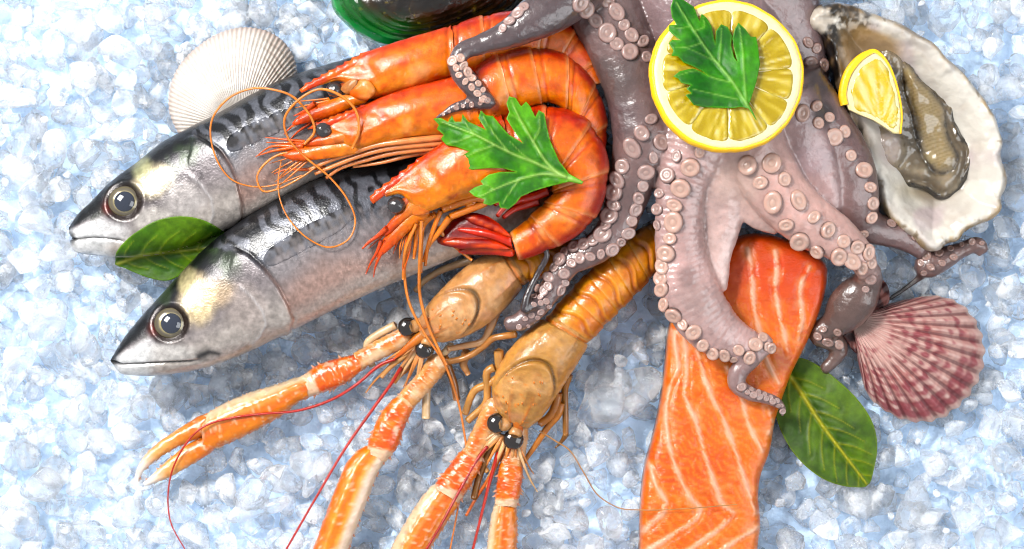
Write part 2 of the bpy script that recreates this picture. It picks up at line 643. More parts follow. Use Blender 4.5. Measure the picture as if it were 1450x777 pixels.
    for i_ in range(0, len(V), 3):
        kd.insert(Vector(V[i_]), i_)
    kd.balance()
    under = np.array([col[kd.find(Vector(p_))[1]] for p_ in FV])
    k_ = .10 + .55 * np.exp(-(dist / 16.0) ** 2) + .22 * sstep(0, 1, ray)
    fc = mix(under, fc, np.clip(k_, 0, 1) * sstep(0, 7, pdist(fxy, np.vstack([fo, fo[:1]]))[0]))
    obj('pectoral_fin', FV, FF, M_FIN, root, fc)
    # tail fin, under the heap
    e = st[-1]
    m0 = (e[0:2] + e[2:4]) / 2
    d0 = m0 - (st[-3][0:2] + st[-3][2:4]) / 2
    d0 /= np.linalg.norm(d0)
    p0 = np.array([-d0[1], d0[0]])
    ol = np.array([m0 - d0 * 6 + p0 * 8, m0 + d0 * 40 + p0 * 34, m0 + d0 * 22, m0 + d0 * 40 - p0 * 34, m0 - d0 * 6 - p0 * 8])
    TV, TF, txy = sheet(ol, 6, lambda q: np.full(len(q), e[4] + 1.5), 3)
    obj('tail_fin', TV, TF, M_FIN, root, hx('4a4c54'))
    return root, bv


TH = [(4, 0), (17, 0), (27, 0), (37, 0), (46, 0), (53, 0), (58, 0), (60, 0), (60, 0), (58, 0), (53, -4), (45, -9), (37, -15), (29, -21), (20, -26), (11, -30), (7, -32)]
fish_low, bv_low = make_mackerel(
    'mackerel lying beside a langoustine claw, bay leaf tucked behind its back',
    [((158, 506), (159, 515)), ((171, 484), (171, 528)), ((191, 458), (205, 532)), ((215, 431), (243, 529)), ((250, 393), (290, 521)),
     ((286, 355), (345, 501)), ((327, 322), (400, 475)), ((368, 294), (450, 450)), ((405, 273), (492, 430)), ((450, 252), (545, 406)),
     ((510, 236), (600, 383)), ((580, 222), (660, 358)), ((660, 208), (730, 330)), ((740, 200), (790, 295)), ((820, 200), (845, 265)),
     ((890, 205), (900, 240)), ((925, 208), (930, 228))],
    TH, 58, 62, (246, 457, 23.5, 1, 0),
    [(322, 352), (338, 353), (356, 361), (377, 380), (397, 405), (411, 432), (417, 452), (410, 470), (400, 482)],
    [(345, 405), (362, 420), (376, 440), (380, 458), (372, 474), (358, 488)],
    [(157, 511), (175, 516), (204, 515), (240, 513), (270, 512), (292, 508)],
    [(285, 425, 34, 40, 'ecd9b4', .95), (318, 415, 26, 26, 'e0c8a8', .6), (268, 398, 16, 20, 'd8cfa4', .6), (350, 440, 34, 40, 'c8bcb6', .7), (240, 500, 50, 18, 'f2eeea', .8)],
    [(378, 371), (382, 357), (400, 343), (430, 324), (470, 304), (500, 293), (506, 306), (494, 320), (468, 338), (434, 356), (404, 371), (388, 377)],
    [(286, 503), (300, 497), (312, 500)], 21)
fish_up, bv_up = make_mackerel(
    'mackerel lying beside the white cockle shell, bay leaf under its jaw',
    [((97, 321), (98, 333)), ((109, 304), (102, 353)), ((128, 285), (140, 362)), ((155, 258), (185, 364)), ((190, 232), (235, 358)),
     ((225, 204), (290, 340)), ((262, 183), (335, 320)), ((300, 164), (385, 296)), ((350, 136), (440, 264)), ((400, 111), (495, 232)),
     ((450, 94), (550, 207)), ((510, 76), (610, 185)), ((580, 60), (670, 160)), ((650, 50), (730, 135)), ((720, 47), (780, 110)),
     ((790, 47), (825, 85)), ((830, 47), (842, 65))],
    TH, 44, 50, (181, 286, 23.5, 0, 0),
    [(262, 196), (278, 193), (296, 202), (316, 216), (331, 238), (341, 262), (346, 288), (344, 306), (336, 318)],
    [(272, 248), (290, 262), (304, 282), (306, 304), (298, 322)],
    [(97, 337), (110, 339), (135, 337), (160, 339), (185, 343)],
    [(222, 258, 34, 32, 'eee0c0', .95), (205, 240, 20, 20, 'd2d2a8', .7), (262, 285, 40, 36, 'd5cfcc', .8), (150, 330, 40, 22, 'f6f4f4', .9), (225, 312, 34, 26, 'e8e2dc', .8)],
    [(326, 210), (328, 198), (346, 184), (380, 168), (414, 154), (440, 146), (444, 158), (430, 172), (404, 188), (372, 202), (344, 215), (332, 217)],
    [(222, 330), (232, 326), (240, 328)], 57)
# ------------------------------------------------------------------ prawns
M_PRAWN = principled('prawn_shell', rough=0.36, attr=True, spec=.35, coat=0.35, coat_rough=0.06, sss=0.15, sss_r=(1, .5, .2), sss_s=0.003,
                     bumps=((420, .35, .6, 5), (1800, .4, .22, 2)), mottle=(230, .3))
M_LEG = principled('prawn_leg', rough=0.3, attr=True, coat=0.4, sss=0.25, sss_r=(1, .4, .2), sss_s=0.002, bumps=((700, .35, .4, 3),))
M_FEELER = principled('feeler', rough=0.3, attr=True, coat=0.3, bumps=((2500, .5, .2, 2),))
M_BEAD = principled('prawn_eye', (0.022, 0.020, 0.021), 0.16, coat=0.8, coat_rough=0.05, bumps=((420, .7, .8, 3),))


def sub_st(rows, zref):
    return stations(rows, zref)


def shell_part(st, nu, nv, colf, name, mat_, parent, pw=.9, disp=None):
    V, F, U, T = loft(st, nu, nv, pw=pw)
    if disp is not None:
        N = normals(V, F)
        if np.sum(N[:, 2] * (V[:, 2] - V[:, 2].mean())) < 0:
            N = -N
        V = V + N * disp(U, T, V)[:, None]
    return obj(name, V, F, mat_, parent, colf(U, T, V)), V, F


def prawn_col(seed, dorsal='cc440e', mid='f08222', low='f8a658', pale=.30):
    def f(U, T, V):
        w = (1 - np.cos(T)) / 2
        n = fbm(V, 30, 4, seed)
        n2 = fbm(V, 9, 3, seed + 3)
        c = mix(hx(mid), hx(low), sstep(.5, 1, w + .2 * n))
        c = mix(c, hx('f6943a'), .7 * sstep(.0, .6, n))
        c = mix(c, hx(dorsal), .85 * sstep(.28, .03, w + .12 * n + .08 * n2))
        c = mix(c, hx('f8c8a4'), pale * sstep(.25, .7, fbm(V, 22, 3, seed + 9)))
        c = mix(c, hx('d04414'), .55 * sstep(.15, .6, fbm(V, 16, 3, seed + 12)))
        sp = noise(V, 3.0, seed + 31)
        c = mix(c, hx('fbe0c8'), .2 * sstep(.72, .86, sp))
        c = mix(c, hx('b83008'), .45 * sstep(.45, .8, noise(V, 4.2, seed + 33)) * sstep(-.2, .4, fbm(V, 34, 2, seed + 35)))
        c = mix(c, hx('f8c89c'), .5 * sstep(.2, .55, fbm(V * np.array([1, 1, .5]), 40, 3, seed + 37)) * sstep(.15, .5, w) * sstep(1, .7, w))
        return c * (1 + .10 * fbm(V, 4, 2, seed + 40))[:, None]
    return f


def blade_outline(pts, zref):
    return np.array([at(x, y, zref)[:2] for x, y in pts])


def add_blade(name, pts, z0, z1, parent, col, mat_, thick=4, step=5, ribs=0, smooth_n=0, bow=4):
    """flat plate with an outline; height runs z0 (first point end) to z1 (farthest point)"""
    zr = (z0 + z1) / 2
    O = blade_outline(pts, zr)
    if smooth_n:
        O = spline(O, smooth_n, True)
    base = O[0]
    far = O[np.argmax(np.linalg.norm(O - base, axis=1))]
    ax = far - base
    L = np.linalg.norm(ax)
    ax = ax / L
    pp = np.array([-ax[1], ax[0]])

    def zf(q):
        t = np.clip((q - base) @ ax / L, 0, 1)
        s = (q - base) @ pp
        d, _, _ = pdist(q, np.vstack([O, O[:1]]))
        return z0 + (z1 - z0) * t + bow * sstep(0, 9, d) + (ribs and .8 * np.sin(s / ribs * 2 * np.pi))
    V, F, xy = sheet(O, step, zf, thick)
    if callable(col):
        c = col(np.clip((xy - base) @ ax / L, 0, 1), (xy - base) @ pp, V)
    else:
        c = col
    return obj(name, V, F, mat_, parent, c)


def add_tube(name, pts, r0, r1, parent, col, mat_, nv=8, flat=1.0, n=None, joints=None):
    V, F = tube(tpath(pts, r0, r1), n, nv, flat)
    c = np.tile(col, (len(V), 1)) if np.ndim(col) == 1 else col
    nn = fbm(V, 12, 3, 5)
    c = c * (1 + .3 * nn)[:, None]
    return obj(name, V, F, mat_, parent, c)


def leg_col(a, b, V):
    t = np.linspace(0, 1, len(V))
    return mix(hx(a), hx(b), t)


def make_prawn(label, cara, abdo, cuts, zref, rostrum, ros_z, eye, seed, group=None, dark=1.0):
    allp = np.array([r[0] for r in cara + abdo] + [r[1] for r in cara + abdo])
    m = allp.mean(0)
    root = empty('prawn', np.r_[at(m[0], m[1], zref)[:2], zref - 45], label, 'prawn', group)
    st = stations(cara, zref)

    def dcar(U, T, V):
        w = (1 - np.cos(T)) / 2
        d = .9 * fbm(V, 22, 4, seed)
        d += 3.0 * np.exp(-((w - .06) / .06) ** 2)                # dorsal keel
        g = U - (.30 + .25 * w)
        d -= 2.0 * np.exp(-(g / .03) ** 2) * sstep(.15, .3, w) * sstep(.85, .6, w)
        d += 1.6 * np.exp(-((w - .55 - .08 * np.sin(U * 7)) / .04) ** 2) * sstep(.9, .4, U)
        d -= 2.0 * np.exp(-((U - .965) / .012) ** 2)
        return d
    shell_part(st, 90, 56, prawn_col(seed), 'carapace', M_PRAWN, root, .88, dcar)
    # abdomen, ring by ring, each rear edge lipping over the next
    full = spline(stations(abdo, zref), 400)
    for k in range(len(cuts) - 1):
        a, b = cuts[k], min(cuts[k + 1] + .022, 1.0)
        ii = np.linspace(a * 399, b * 399, 26)
        seg = np.stack([np.interp(ii, np.arange(400), full[:, c]) for c in range(7)], 1)
        t = np.linspace(0, 1, 26)
        gr = .93 + .10 * t ** .7 - .05 * sstep(.94, 1, t)
        mid_ = (seg[:, 0:2] + seg[:, 2:4]) / 2
        hf = (seg[:, 0:2] - seg[:, 2:4]) / 2
        seg[:, 0:2] = mid_ + hf * gr[:, None]
        seg[:, 2:4] = mid_ - hf * gr[:, None]
        seg[:, 5] *= gr
        V, F, U, T = loft(None, 26, 48, pw=.9, pos=seg)
        N = normals(V, F)
        if np.sum(N[:, 2] * (V[:, 2] - V[:, 2].mean())) < 0:
            N = -N
        w = (1 - np.cos(T)) / 2
        V = V + N * (.8 * fbm(V, 20, 4, seed + k) - 1.3 * np.exp(-((U - .30) / .05) ** 2))[:, None]
        c = prawn_col(seed + k, mid='f08020', low='f69a48', pale=.22)(U, T, V)
        c = mix(c, hx('b82c0a'), .75 * np.exp(-((w - .10) / .12) ** 2) * sstep(.2, .5, U) * sstep(1.0, .75, U))
        c = mix(c, hx('f6b48c'), .65 * np.exp(-((U - .95) / .035) ** 2))
        c = mix(c, hx('a8300e'), .5 * np.exp(-((U - .30) / .04) ** 2))
        obj('abdomen_segment', V, F, M_PRAWN, root, c)
    # rostrum: toothed blade
    V, F, xy = sheet(blade_outline(rostrum, zref), 3.5, lambda q: np.full(len(q), ros_z) + 3.0 * sstep(0, 6, pdist(q, np.vstack([blade_outline(rostrum, zref), blade_outline(rostrum, zref)[:1]]))[0]), 6)
    c = mix(hx('d24a14'), hx('f08030'), sstep(-.4, .6, fbm(V, 12, 3, seed)))
    obj('rostrum', V, F, M_PRAWN, root, c)
    # stalked eye
    V, F = sphere(at(*eye[:3]), eye[3], 16, 22, (1, .92, .85))
    V = V + (V - at(*eye[:3])) * (.10 * fbm(V, 8, 3, seed))[:, None]
    e = obj('eye', V, F, M_BEAD, root)
    add_tube('eye_stalk', [(eye[0], eye[1], eye[2] - 3, 8), (eye[0] + 12, eye[1] - 3, eye[2] - 4, 7), (eye[0] + 24, eye[1] - 8, eye[2] - 6, 9)], 8, 8, e, hx('c06a48'), M_LEG, 10)
    return root


# teeth along an edge, rows of points from tip to base
def serrate(p0, p1, n, h, side=1):
    p0, p1 = np.array(p0, float), np.array(p1, float)
    d = (p1 - p0) / n
    nrm = np.array([d[1], -d[0]])
    nrm = nrm / np.linalg.norm(nrm) * h * side
    out = []
    for i in range(n):
        q = p0 + d * i
        out += [tuple(q), tuple(q + d * .25 + nrm), tuple(q + d * .8 + nrm * .15)]
    return out


GP = 'prawns heaped between the fish and the octopus'
# --- upper prawn
pa = make_prawn('cooked orange prawn resting against the green mussel shell',
                [((448, 115), (452, 122), 128, 4, 5), ((476, 99), (482, 116), 125, 8, 10), ((498, 88), (503, 128), 122, 15, 20), ((520, 76), (524, 140), 122, 22, 28), ((545, 66), (547, 136), 122, 30, 30), ((590, 52), (592, 126), 120, 34, 34), ((620, 43), (622, 116), 118, 34, 34), ((641, 36), (645, 112), 116, 33, 33)],
                [((632, 39), (640, 110), 115, 32, 30), ((665, 26), (672, 103), 112, 34, 32), ((710, 16), (712, 92), 106, 35, 33), ((755, 16), (748, 88), 100, 34, 34), ((800, 28), (776, 92), 94, 32, 32), ((840, 66), (795, 110), 88, 28, 30), ((862, 112), (802, 132), 82, 22, 26)],
                [0, .2, .38, .55, .72, .88, 1.0], 118,
                [(425, 128)] + serrate((432, 122), (520, 74), 8, 2.6, 1) + [(545, 66), (560, 72), (545, 84), (505, 100), (470, 114), (440, 127), (428, 132)], 132,
                (474, 127, 126, 12), 201, GP)
# --- middle prawn
pb = make_prawn('cooked orange prawn lying between two others, thin black octopus arm tip on its back',
                [((450, 176), (452, 184), 134, 4, 5), ((472, 168), (474, 192), 132, 9, 12), ((488, 162), (488, 206), 130, 16, 20), ((502, 158), (505, 212), 130, 22, 26), ((535, 141), (540, 205), 132, 30, 30), ((580, 125), (588, 196), 132, 35, 34), ((630, 112), (640, 194), 130, 37, 36), ((665, 104), (685, 196), 128, 37, 36)],
                [((655, 106), (676, 196), 127, 36, 34), ((690, 82), (712, 172), 126, 38, 34), ((727, 68), (750, 152), 122, 38, 34), ((773, 66), (783, 146), 116, 36, 34), ((816, 84), (808, 162), 110, 34, 34), ((848, 124), (812, 186), 100, 32, 32), ((862, 172), (812, 205), 88, 28, 30), ((858, 220), (810, 225), 78, 20, 24)],
                [0, .19, .36, .54, .70, .86, 1.0], 135,
                [(436, 182)] + serrate((444, 177), (520, 148), 7, 2.6, 1) + [(548, 136), (560, 145), (545, 158), (510, 168), (480, 176), (450, 183)], 140,
                (458, 184, 136, 12.5), 231, GP)
# --- lower curled prawn
pc = make_prawn('curled orange prawn with dark red tail fan, parsley leaf on its back',
                [((543, 270), (547, 279), 146, 4, 5), ((562, 258), (568, 276), 143, 9, 10), ((576, 245), (583, 290), 141, 16, 20), ((592, 230), (602, 300), 140, 22, 26), ((620, 208), (630, 291), 140, 32, 32), ((655, 185), (665, 280), 138, 38, 36), ((690, 168), (705, 275), 134, 41, 38), ((712, 160), (730, 270), 130, 42, 38)],
                [((704, 163), (722, 272), 129, 41, 38), ((745, 152), (752, 262), 126, 43, 40), ((790, 149), (770, 250), 122, 43, 40), ((832, 168), (778, 258), 118, 42, 40), ((860, 215), (782, 265), 114, 41, 40), ((860, 268), (780, 276), 110, 40, 38), ((838, 316), (768, 288), 106, 37, 36), ((795, 347), (752, 303), 103, 31, 32), ((758, 362), (736, 318), 102, 24, 26), ((734, 368), (722, 328), 102, 19, 20)],
                [0, .17, .34, .51, .67, .83, 1.0], 135,
                [(525, 284), (524, 278)] + serrate((530, 274), (600, 221), 6, 2.6, 1) + [(622, 206), (640, 215), (610, 236), (575, 257), (548, 275), (529, 289)], 148,
                (561, 290, 142, 13), 262, GP)


# tail fan of the curled prawn
def fan_col(t, s, V):
    c = mix(hx('e0501a'), hx('8c0f0a'), sstep(.12, .6, t + .2 * fbm(V, 20, 3, 3)))
    return mix(c, hx('f0703a'), .8 * np.exp(-(s / 2.2) ** 2))


tf = [([(726, 343), (712, 322), (690, 306), (664, 301), (640, 312), (624, 330), (618, 342), (642, 350), (690, 345)], 118, 104),
      ([(728, 352), (700, 343), (668, 347), (648, 356), (662, 360), (700, 361), (728, 362)], 112, 103),
      ([(724, 335), (704, 316), (678, 304), (655, 303), (664, 314), (690, 324)], 123, 116),
      ([(722, 352), (690, 338), (650, 336), (626, 342), (648, 352), (690, 352)], 120, 110)]
for pts, z0, z1 in tf:
    add_blade('tail_blade', pts, z0, z1, pc, fan_col, M_PRAWN, 3.5, 5, 9, 40, 5)
obj('telson', *loft(stations([((722, 334), (726, 352), 116, 8, 8), ((700, 327), (702, 341), 118, 8, 6), ((672, 322), (672, 333), 116, 5, 4), ((648, 322), (648, 327), 112, 2, 2)], 118), 20, 14)[:2], M_PRAWN, pc, hx('d24414'))

OR = ('e8681e', 'f09048')
RED = ('cf4412', 'e6702c')


def blade_c(a, b):
    return lambda t, s, V: mix(mix(hx(a), hx(b), sstep(.1, .9, t)), hx('f6b27c'), .6 * sstep(.2, .7, fbm(V, 11, 3, 4)))


# head plates and mouth parts of the curled prawn
for name, pts, z0, z1, c in [
    ('antenna_scale', [(606, 292), (586, 292), (566, 310), (546, 332), (536, 352), (532, 366), (545, 358), (566, 340), (590, 318), (608, 304)], 142, 118, ('f49644', 'e8681c')),
    ('antenna_base', [(604, 278), (588, 276), (572, 292), (556, 308), (545, 322), (541, 334), (552, 330), (572, 312), (594, 298), (606, 290)], 150, 128, ('f0a060', 'e2601c')),
    ('cheek_plate', [(612, 262), (598, 264), (588, 280), (580, 300), (594, 306), (612, 296), (628, 284)], 158, 142, ('ea7428', 'ef9050'))]:
    add_blade(name, pts, z0, z1, pc, blade_c(*c), M_PRAWN, 6, 4, 0, 36, 5)
for pts, r0, r1 in [
    ([(548, 322, 134), (536, 333, 128), (522, 343, 124), (513, 352, 122)], 4, 1.2),
    ([(540, 340, 124), (534, 356, 120), (525, 372, 112), (518, 388, 102)], 3, .7),
    ([(546, 340, 124), (540, 358, 120), (532, 376, 112), (529, 392, 100)], 3, .7)]:
    add_tube('antennule', pts, r0, r1, pc, hx('e0641e'), M_LEG)
for pts, r0, r1 in [
    ([(606, 304, 132), (586, 322, 128), (578, 350, 122), (572, 382, 108), (571, 395, 100)], 4.5, 2),
    ([(610, 304, 130), (592, 324, 126), (588, 350, 120), (586, 366, 114)], 4.5, 2),
    ([(616, 302, 128), (600, 318, 124), (596, 350, 118), (596, 386, 104)], 4.5, 2.2),
    ([(624, 298, 128), (616, 318, 124), (606, 348, 116), (602, 376, 104)], 4, 2),
    ([(636, 292, 130), (656, 285, 132), (676, 280, 130), (689, 285, 126), (662, 297, 126), (637, 307, 126)], 6, 5),
    ([(637, 307, 126), (622, 328, 120), (608, 346, 114), (599, 370, 106)], 5, 2),
    ([(626, 296, 130), (650, 287, 130), (672, 286, 126), (660, 292, 126)], 6, 4),
    ([(620, 322, 110), (632, 338, 104), (648, 352, 98), (668, 368, 90)], 3.5, 2)]:
    add_tube('leg', pts, r0, r1, pc, hx('f49a50'), M_LEG)
for pts in [[(704, 306, 116), (716, 292, 116), (736, 283, 114), (756, 278, 112), (776, 270, 112)],
            [(712, 308, 112), (728, 296, 110), (744, 290, 108), (762, 284, 106)],
            [(700, 290, 112), (712, 282, 112), (730, 276, 112), (748, 272, 112)]]:
    add_tube('swimmeret', pts, 3, 7, pc, hx('c8401a'), M_LEG, 10, .6)

# head plates and legs of the middle prawn
for name, pts, z0, z1, c in [
    ('antenna_scale', [(512, 200), (480, 196), (440, 204), (412, 212), (398, 218), (412, 226), (446, 226), (490, 220), (514, 214)], 138, 124, ('f49a50', 'ea7024')),
    ('antenna_base', [(508, 182), (490, 178), (474, 186), (440, 196), (428, 204), (450, 206), (486, 202), (510, 196)], 145, 132, ('ef9a60', 'e46a28'))]:
    add_blade(name, pts, z0, z1, pb, blade_c(*c), M_PRAWN, 6, 4, 0, 36, 5)
for pts, r0, r1 in [
    ([(664, 190, 128), (620, 195, 146), (570, 200, 148), (530, 206, 142), (500, 216, 134), (470, 226, 124), (438, 240, 116)], 5, 2.5),
    ([(668, 196, 122), (628, 202, 140), (580, 206, 142), (540, 212, 136), (505, 222, 128), (470, 236, 118), (446, 246, 112)], 5, 2.5),
    ([(670, 202, 116), (634, 208, 134), (590, 212, 136), (550, 218, 130), (520, 226, 122), (482, 238, 114), (462, 252, 108)], 5, 2.2),
    ([(660, 206, 110), (622, 212, 126), (580, 220, 126), (540, 230, 118), (500, 236, 112)], 4.5, 2)]:
    add_tube('leg', pts, r0, r1, pb, hx('f4a470'), M_LEG, 10, .8)
for pts, r0, r1 in [
    ([(430, 206, 128), (405, 210, 122), (385, 214, 116), (366, 220, 110)], 3.5, .6),
    ([(420, 208, 126), (400, 206, 122), (382, 208, 116), (362, 222, 108)], 3, .6),
    ([(460, 236, 112), (430, 240, 108), (405, 240, 106), (388, 246, 104)], 3, .8)]:
    add_tube('antennule', pts, r0, r1, pb, hx('ea7a36'), M_LEG)
# head plates of the upper prawn
for name, pts, z0, z1, c in [
    ('antenna_scale', [(520, 128), (496, 132), (466, 142), (440, 152), (420, 166), (412, 176), (432, 174), (462, 166), (498, 152), (522, 142)], 134, 118, ('f09040', 'e8641a')),
    ('antenna_base', [(518, 112), (505, 116), (492, 128), (502, 138), (522, 140), (532, 128)], 148, 136, ('f0a868', 'ea7a34')),
    ('cheek_plate', [(506, 112), (490, 116), (482, 126), (490, 132), (502, 128)], 146, 134, ('d8a070', 'c88858'))]:
    add_blade(name, pts, z0, z1, pa, blade_c(*c), M_PRAWN, 6, 4, 0, 36, 5)
for pts, r0, r1 in [
    ([(450, 152, 124), (428, 168, 116), (412, 180, 110), (402, 190, 106)], 3.2, .6),
    ([(456, 160, 122), (436, 176, 114), (420, 188, 108), (412, 196, 104)], 3, .6),
    ([(446, 146, 126), (430, 158, 120), (416, 164, 114)], 4, .8)]:
    add_tube('antennule', pts, r0, r1, pa, hx('e46a2c'), M_LEG)
for pts in [[(515, 140, 128), (486, 152, 122), (456, 166, 114)], [(560, 134, 122), (520, 148, 120), (482, 160, 114)]]:
    add_tube('leg', pts, 4.5, 2, pa, hx('f09a60'), M_LEG)

# fine whiskers of the prawn heads
for parent, hx0, hy0, ux, uy, zz, n_ in ((pa, 462, 156, -.86, .50, 122, 9), (pb, 424, 216, -.95, .30, 122, 10), (pc, 566, 330, -.45, .89, 124, 12)):
    rr_w = np.random.RandomState(int(hx0))
    for k in range(n_):
        sp_ = (k - (n_ - 1) / 2) / (n_ / 2)
        vx, vy = ux - sp_ * uy * .5, uy + sp_ * ux * .5
        Lw = rr_w.uniform(22, 52)
        x0, y0 = hx0 - sp_ * uy * 20, hy0 + sp_ * ux * 20
        bend = rr_w.uniform(-7, 7)
        pts = [(x0 - vx * 12, y0 - vy * 12, zz), (x0 + vx * Lw * .5 + bend * .4, y0 + vy * Lw * .5, zz - 3), (x0 + vx * Lw + bend * 1.5, y0 + vy * Lw, zz - 12)]
        add_tube('whisker', pts, rr_w.uniform(1.3, 2.6), .5, parent, mix(hx('f6a862'), hx('e87430'), rr_w.uniform(0, 1)), M_LEG, 6)
# long feelers
FE = hx('ee9a58')
for parent, pts, r0, r1 in [
    (pa, [(499, 210, 150), (508, 188, 158), (505, 159, 166), (488, 139, 168), (454, 126, 166), (422, 142, 160), (403, 168, 150), (408, 195, 140), (432, 222, 132), (466, 250, 126), (492, 282, 124), (503, 312, 122), (494, 338, 124), (466, 350, 128), (434, 336, 130), (408, 308, 128), (396, 280, 124), (394, 255, 122), (398, 228, 124)], 2.2, .9),
    (pb, [(431, 204, 136), (445, 187, 142), (441, 167, 146), (415, 137, 148), (388, 127, 146), (358, 125, 140), (325, 138, 132), (302, 165, 124), (298, 190, 118), (308, 228, 114), (328, 254, 112), (358, 264, 112), (388, 262, 114), (428, 248, 118)], 2.0, .9),
    (pb, [(452, 222, 126), (401, 217, 124), (373, 234, 118), (364, 252, 116), (372, 270, 116), (392, 268, 118), (428, 250, 120), (448, 236, 122)], 1.8, 1.2),
    (pc, [(597, 312, 140), (596, 340, 134), (594, 380, 112), (595, 420, 88), (606, 460, 84), (622, 496, 84), (632, 516, 76)], 2.6, 2.0),
    (pc, [(590, 316, 138), (574, 355, 126), (573, 392, 100), (580, 430, 88), (600, 470, 86), (628, 512, 72), (648, 566, 40), (656, 604, 30), (660, 640, 25), (651, 705, 18), (637, 780, 14)], 2.4, 1.2)]:
    add_tube('feeler', pts, r0, r1, parent, FE, M_FEELER, 6, 1.0, 220)
# ------------------------------------------------------------------ langoustines
M_LANG = principled('langoustine_shell', rough=0.38, attr=True, coat=0.35, coat_rough=0.10, sss=0.12, sss_r=(1, .5, .25), sss_s=0.003,
                    bumps=((1300, .35, .3, 3), (260, .3, .7, 4)), mottle=(320, .16))
M_CLAW = principled('langoustine_claw', rough=0.3, attr=True, coat=0.5, coat_rough=0.08, sss=0.2, sss_r=(1, .5, .25), sss_s=0.003,
                    bumps=((420, .35, .5, 4), (1500, .25, .2, 2)), mottle=(260, .12))
M_LEYE = principled('langoustine_eye', (0.010, 0.007, 0.006), 0.05, coat=1.0, coat_rough=0.02)


def cone(p, d, r, h, nv=6):
    d = np.asarray(d, float) / np.linalg.norm(d)
    a = np.cross(d, [0, 0, 1.0]) if abs(d[2]) < .9 else np.cross(d, [1.0, 0, 0])
    a /= np.linalg.norm(a)
    b = np.cross(d, a)
    th = np.arange(nv) / nv * 2 * np.pi
    V = np.vstack([p + r * (a * np.cos(th)[:, None] + b * np.sin(th)[:, None]), [p + d * h]])
    j = np.arange(nv)
    return V, [np.stack([j, (j + 1) % nv, np.full(nv, nv)], 1)]


def claw_part(name, rows, zref, parent, colf, spines=None, disp=.6, pw=.85, nu=60, nv=40):
    st = stations(rows, zref)
    e0 = st[0].copy()
    m0, m1 = (st[0, 0:2] + st[0, 2:4]) / 2, (st[1, 0:2] + st[1, 2:4]) / 2
    bk = (m0 - m1) / np.linalg.norm(m0 - m1) * 7
    h0 = (st[0, 0:2] - st[0, 2:4]) / 2 * .72
    e0[0:2], e0[2:4], e0[5:7] = m0 + bk + h0, m0 + bk - h0, st[0, 5:7] * .72
    st = np.vstack([e0, st])
    V, F, U, T = loft(st, nu, nv, pw=pw)
    N = normals(V, F)
    if np.sum(N[:, 2] * (V[:, 2] - V[:, 2].mean())) < 0:
        N = -N
    w = (1 - np.cos(T)) / 2
    gran = np.maximum(0, noise(np.c_[U * 46, w * 22, np.sign(np.sin(T)) * 3], 1.0, 9)) * 1.5
    V = V + N * (gran + 1.2 * disp * fbm(V, 9, 4, 3) + (1.5 * np.exp(-((w - .35) / .05) ** 2) - 1.2 * np.exp(-((w - .5) / .05) ** 2)) * (1 if name == 'palm' else 0))[:, None]
    c = colf(U, w, V)
    c = c * (1 + .16 * fbm(V, 5, 3, 44))[:, None]
    c = mix(c, hx('fbe4cc'), .6 * sstep(.75, 1.25, gran))
    c = mix(c, hx('b8480c'), .35 * sstep(.35, .7, fbm(V, 6, 2, 45)))
    ps = [(V, F, c)]
    if spines:
        full = spline(st, 60)
        for (side, n, r, h) in spines:
            for k in range(n):
                t = (k + .5 + .3 * (k % 3 - 1)) / n
                row = full[int(t * 59)]
                L, R = row[0:2], row[2:4]
                e, o = (L, R) if side == 0 else (R, L)
                d = (e - o) / np.linalg.norm(e - o)
                fw = full[min(int(t * 59) + 1, 59)][0:2] - full[max(int(t * 59) - 1, 0)][0:2]
                fw = fw / (np.linalg.norm(fw) + 1e-9)
                p = np.r_[e - d * 1.8, row[4] + row[5] * .25]
                v, f = cone(p, np.r_[d + fw * .5, .3], r, h)
                ps.append((v, f, mix(hx('e8742a'), hx('fbe6d0'), np.r_[np.zeros(6), 1])))
    V, F, c = join(ps)
    return obj(name, V, F, M_CLAW, parent, c)


def palm_col(U, w, V):
    n = fbm(V, 18, 4, 8)
    c = mix(hx('f4dcbc'), hx('f49a3c'), sstep(.10, .40, w + .08 * n))
    c = mix(c, hx('ee7a1c'), .8 * np.exp(-((w - .55 + .06 * n) / .13) ** 2))
    c = mix(c, hx('f6b878'), .7 * np.exp(-((w - .42) / .04) ** 2))
    c = mix(c, hx('b4501a'), .35 * sstep(.2, .6, fbm(V, 7, 3, 2)))
    return mix(c, hx('f6e4d0'), .5 * sstep(.06, 0, U))


def palm_col_w(U, w, V):
    n = fbm(V, 18, 4, 8)
    c = mix(hx('f08a2c'), hx('f6b460'), sstep(.1, .45, w + .1 * n))
    c = mix(c, hx('fbe8d8'), .85 * sstep(.55, .78, w + .05 * n))
    return mix(c, hx('ee7414'), .8 * np.exp(-((w - .46 + .04 * n) / .07) ** 2))


def finger_col(U, w, V):
    c = mix(hx('ea8a34'), hx('f3b878'), sstep(.1, .7, U + .2 * fbm(V, 14, 3, 4)))
    return mix(c, hx('fbf4ee'), sstep(.62, .95, U))


def carpus_col(U, w, V):
    n = fbm(V, 14, 3, 6)
    c = mix(hx('ee701e'), hx('f69440'), sstep(-.4, .5, n))
    c = mix(c, hx('f6cca4'), sstep(.12, .06, U + .05 * n) + 0 * w)
    c = mix(c, hx('f8dcc0'), .9 * sstep(.80, .88, U + .10 * n + .12 * (w - .5)))
    return mix(c, hx('f6d8c0'), .8 * sstep(.35, .6, fbm(V, 9, 2, 12)))


def merus_col(U, w, V):
    n = fbm(V, 14, 3, 6)
    c = mix(hx('eeb27a'), hx('f4d2b0'), sstep(-.2, .5, n))
    return mix(c, hx('e87420'), .85 * np.exp(-((w - .35 + .2 * n) / .16) ** 2) * sstep(.0, .4, U))


def ring_spines(parent, rows, zref, n, r, h):
    pass


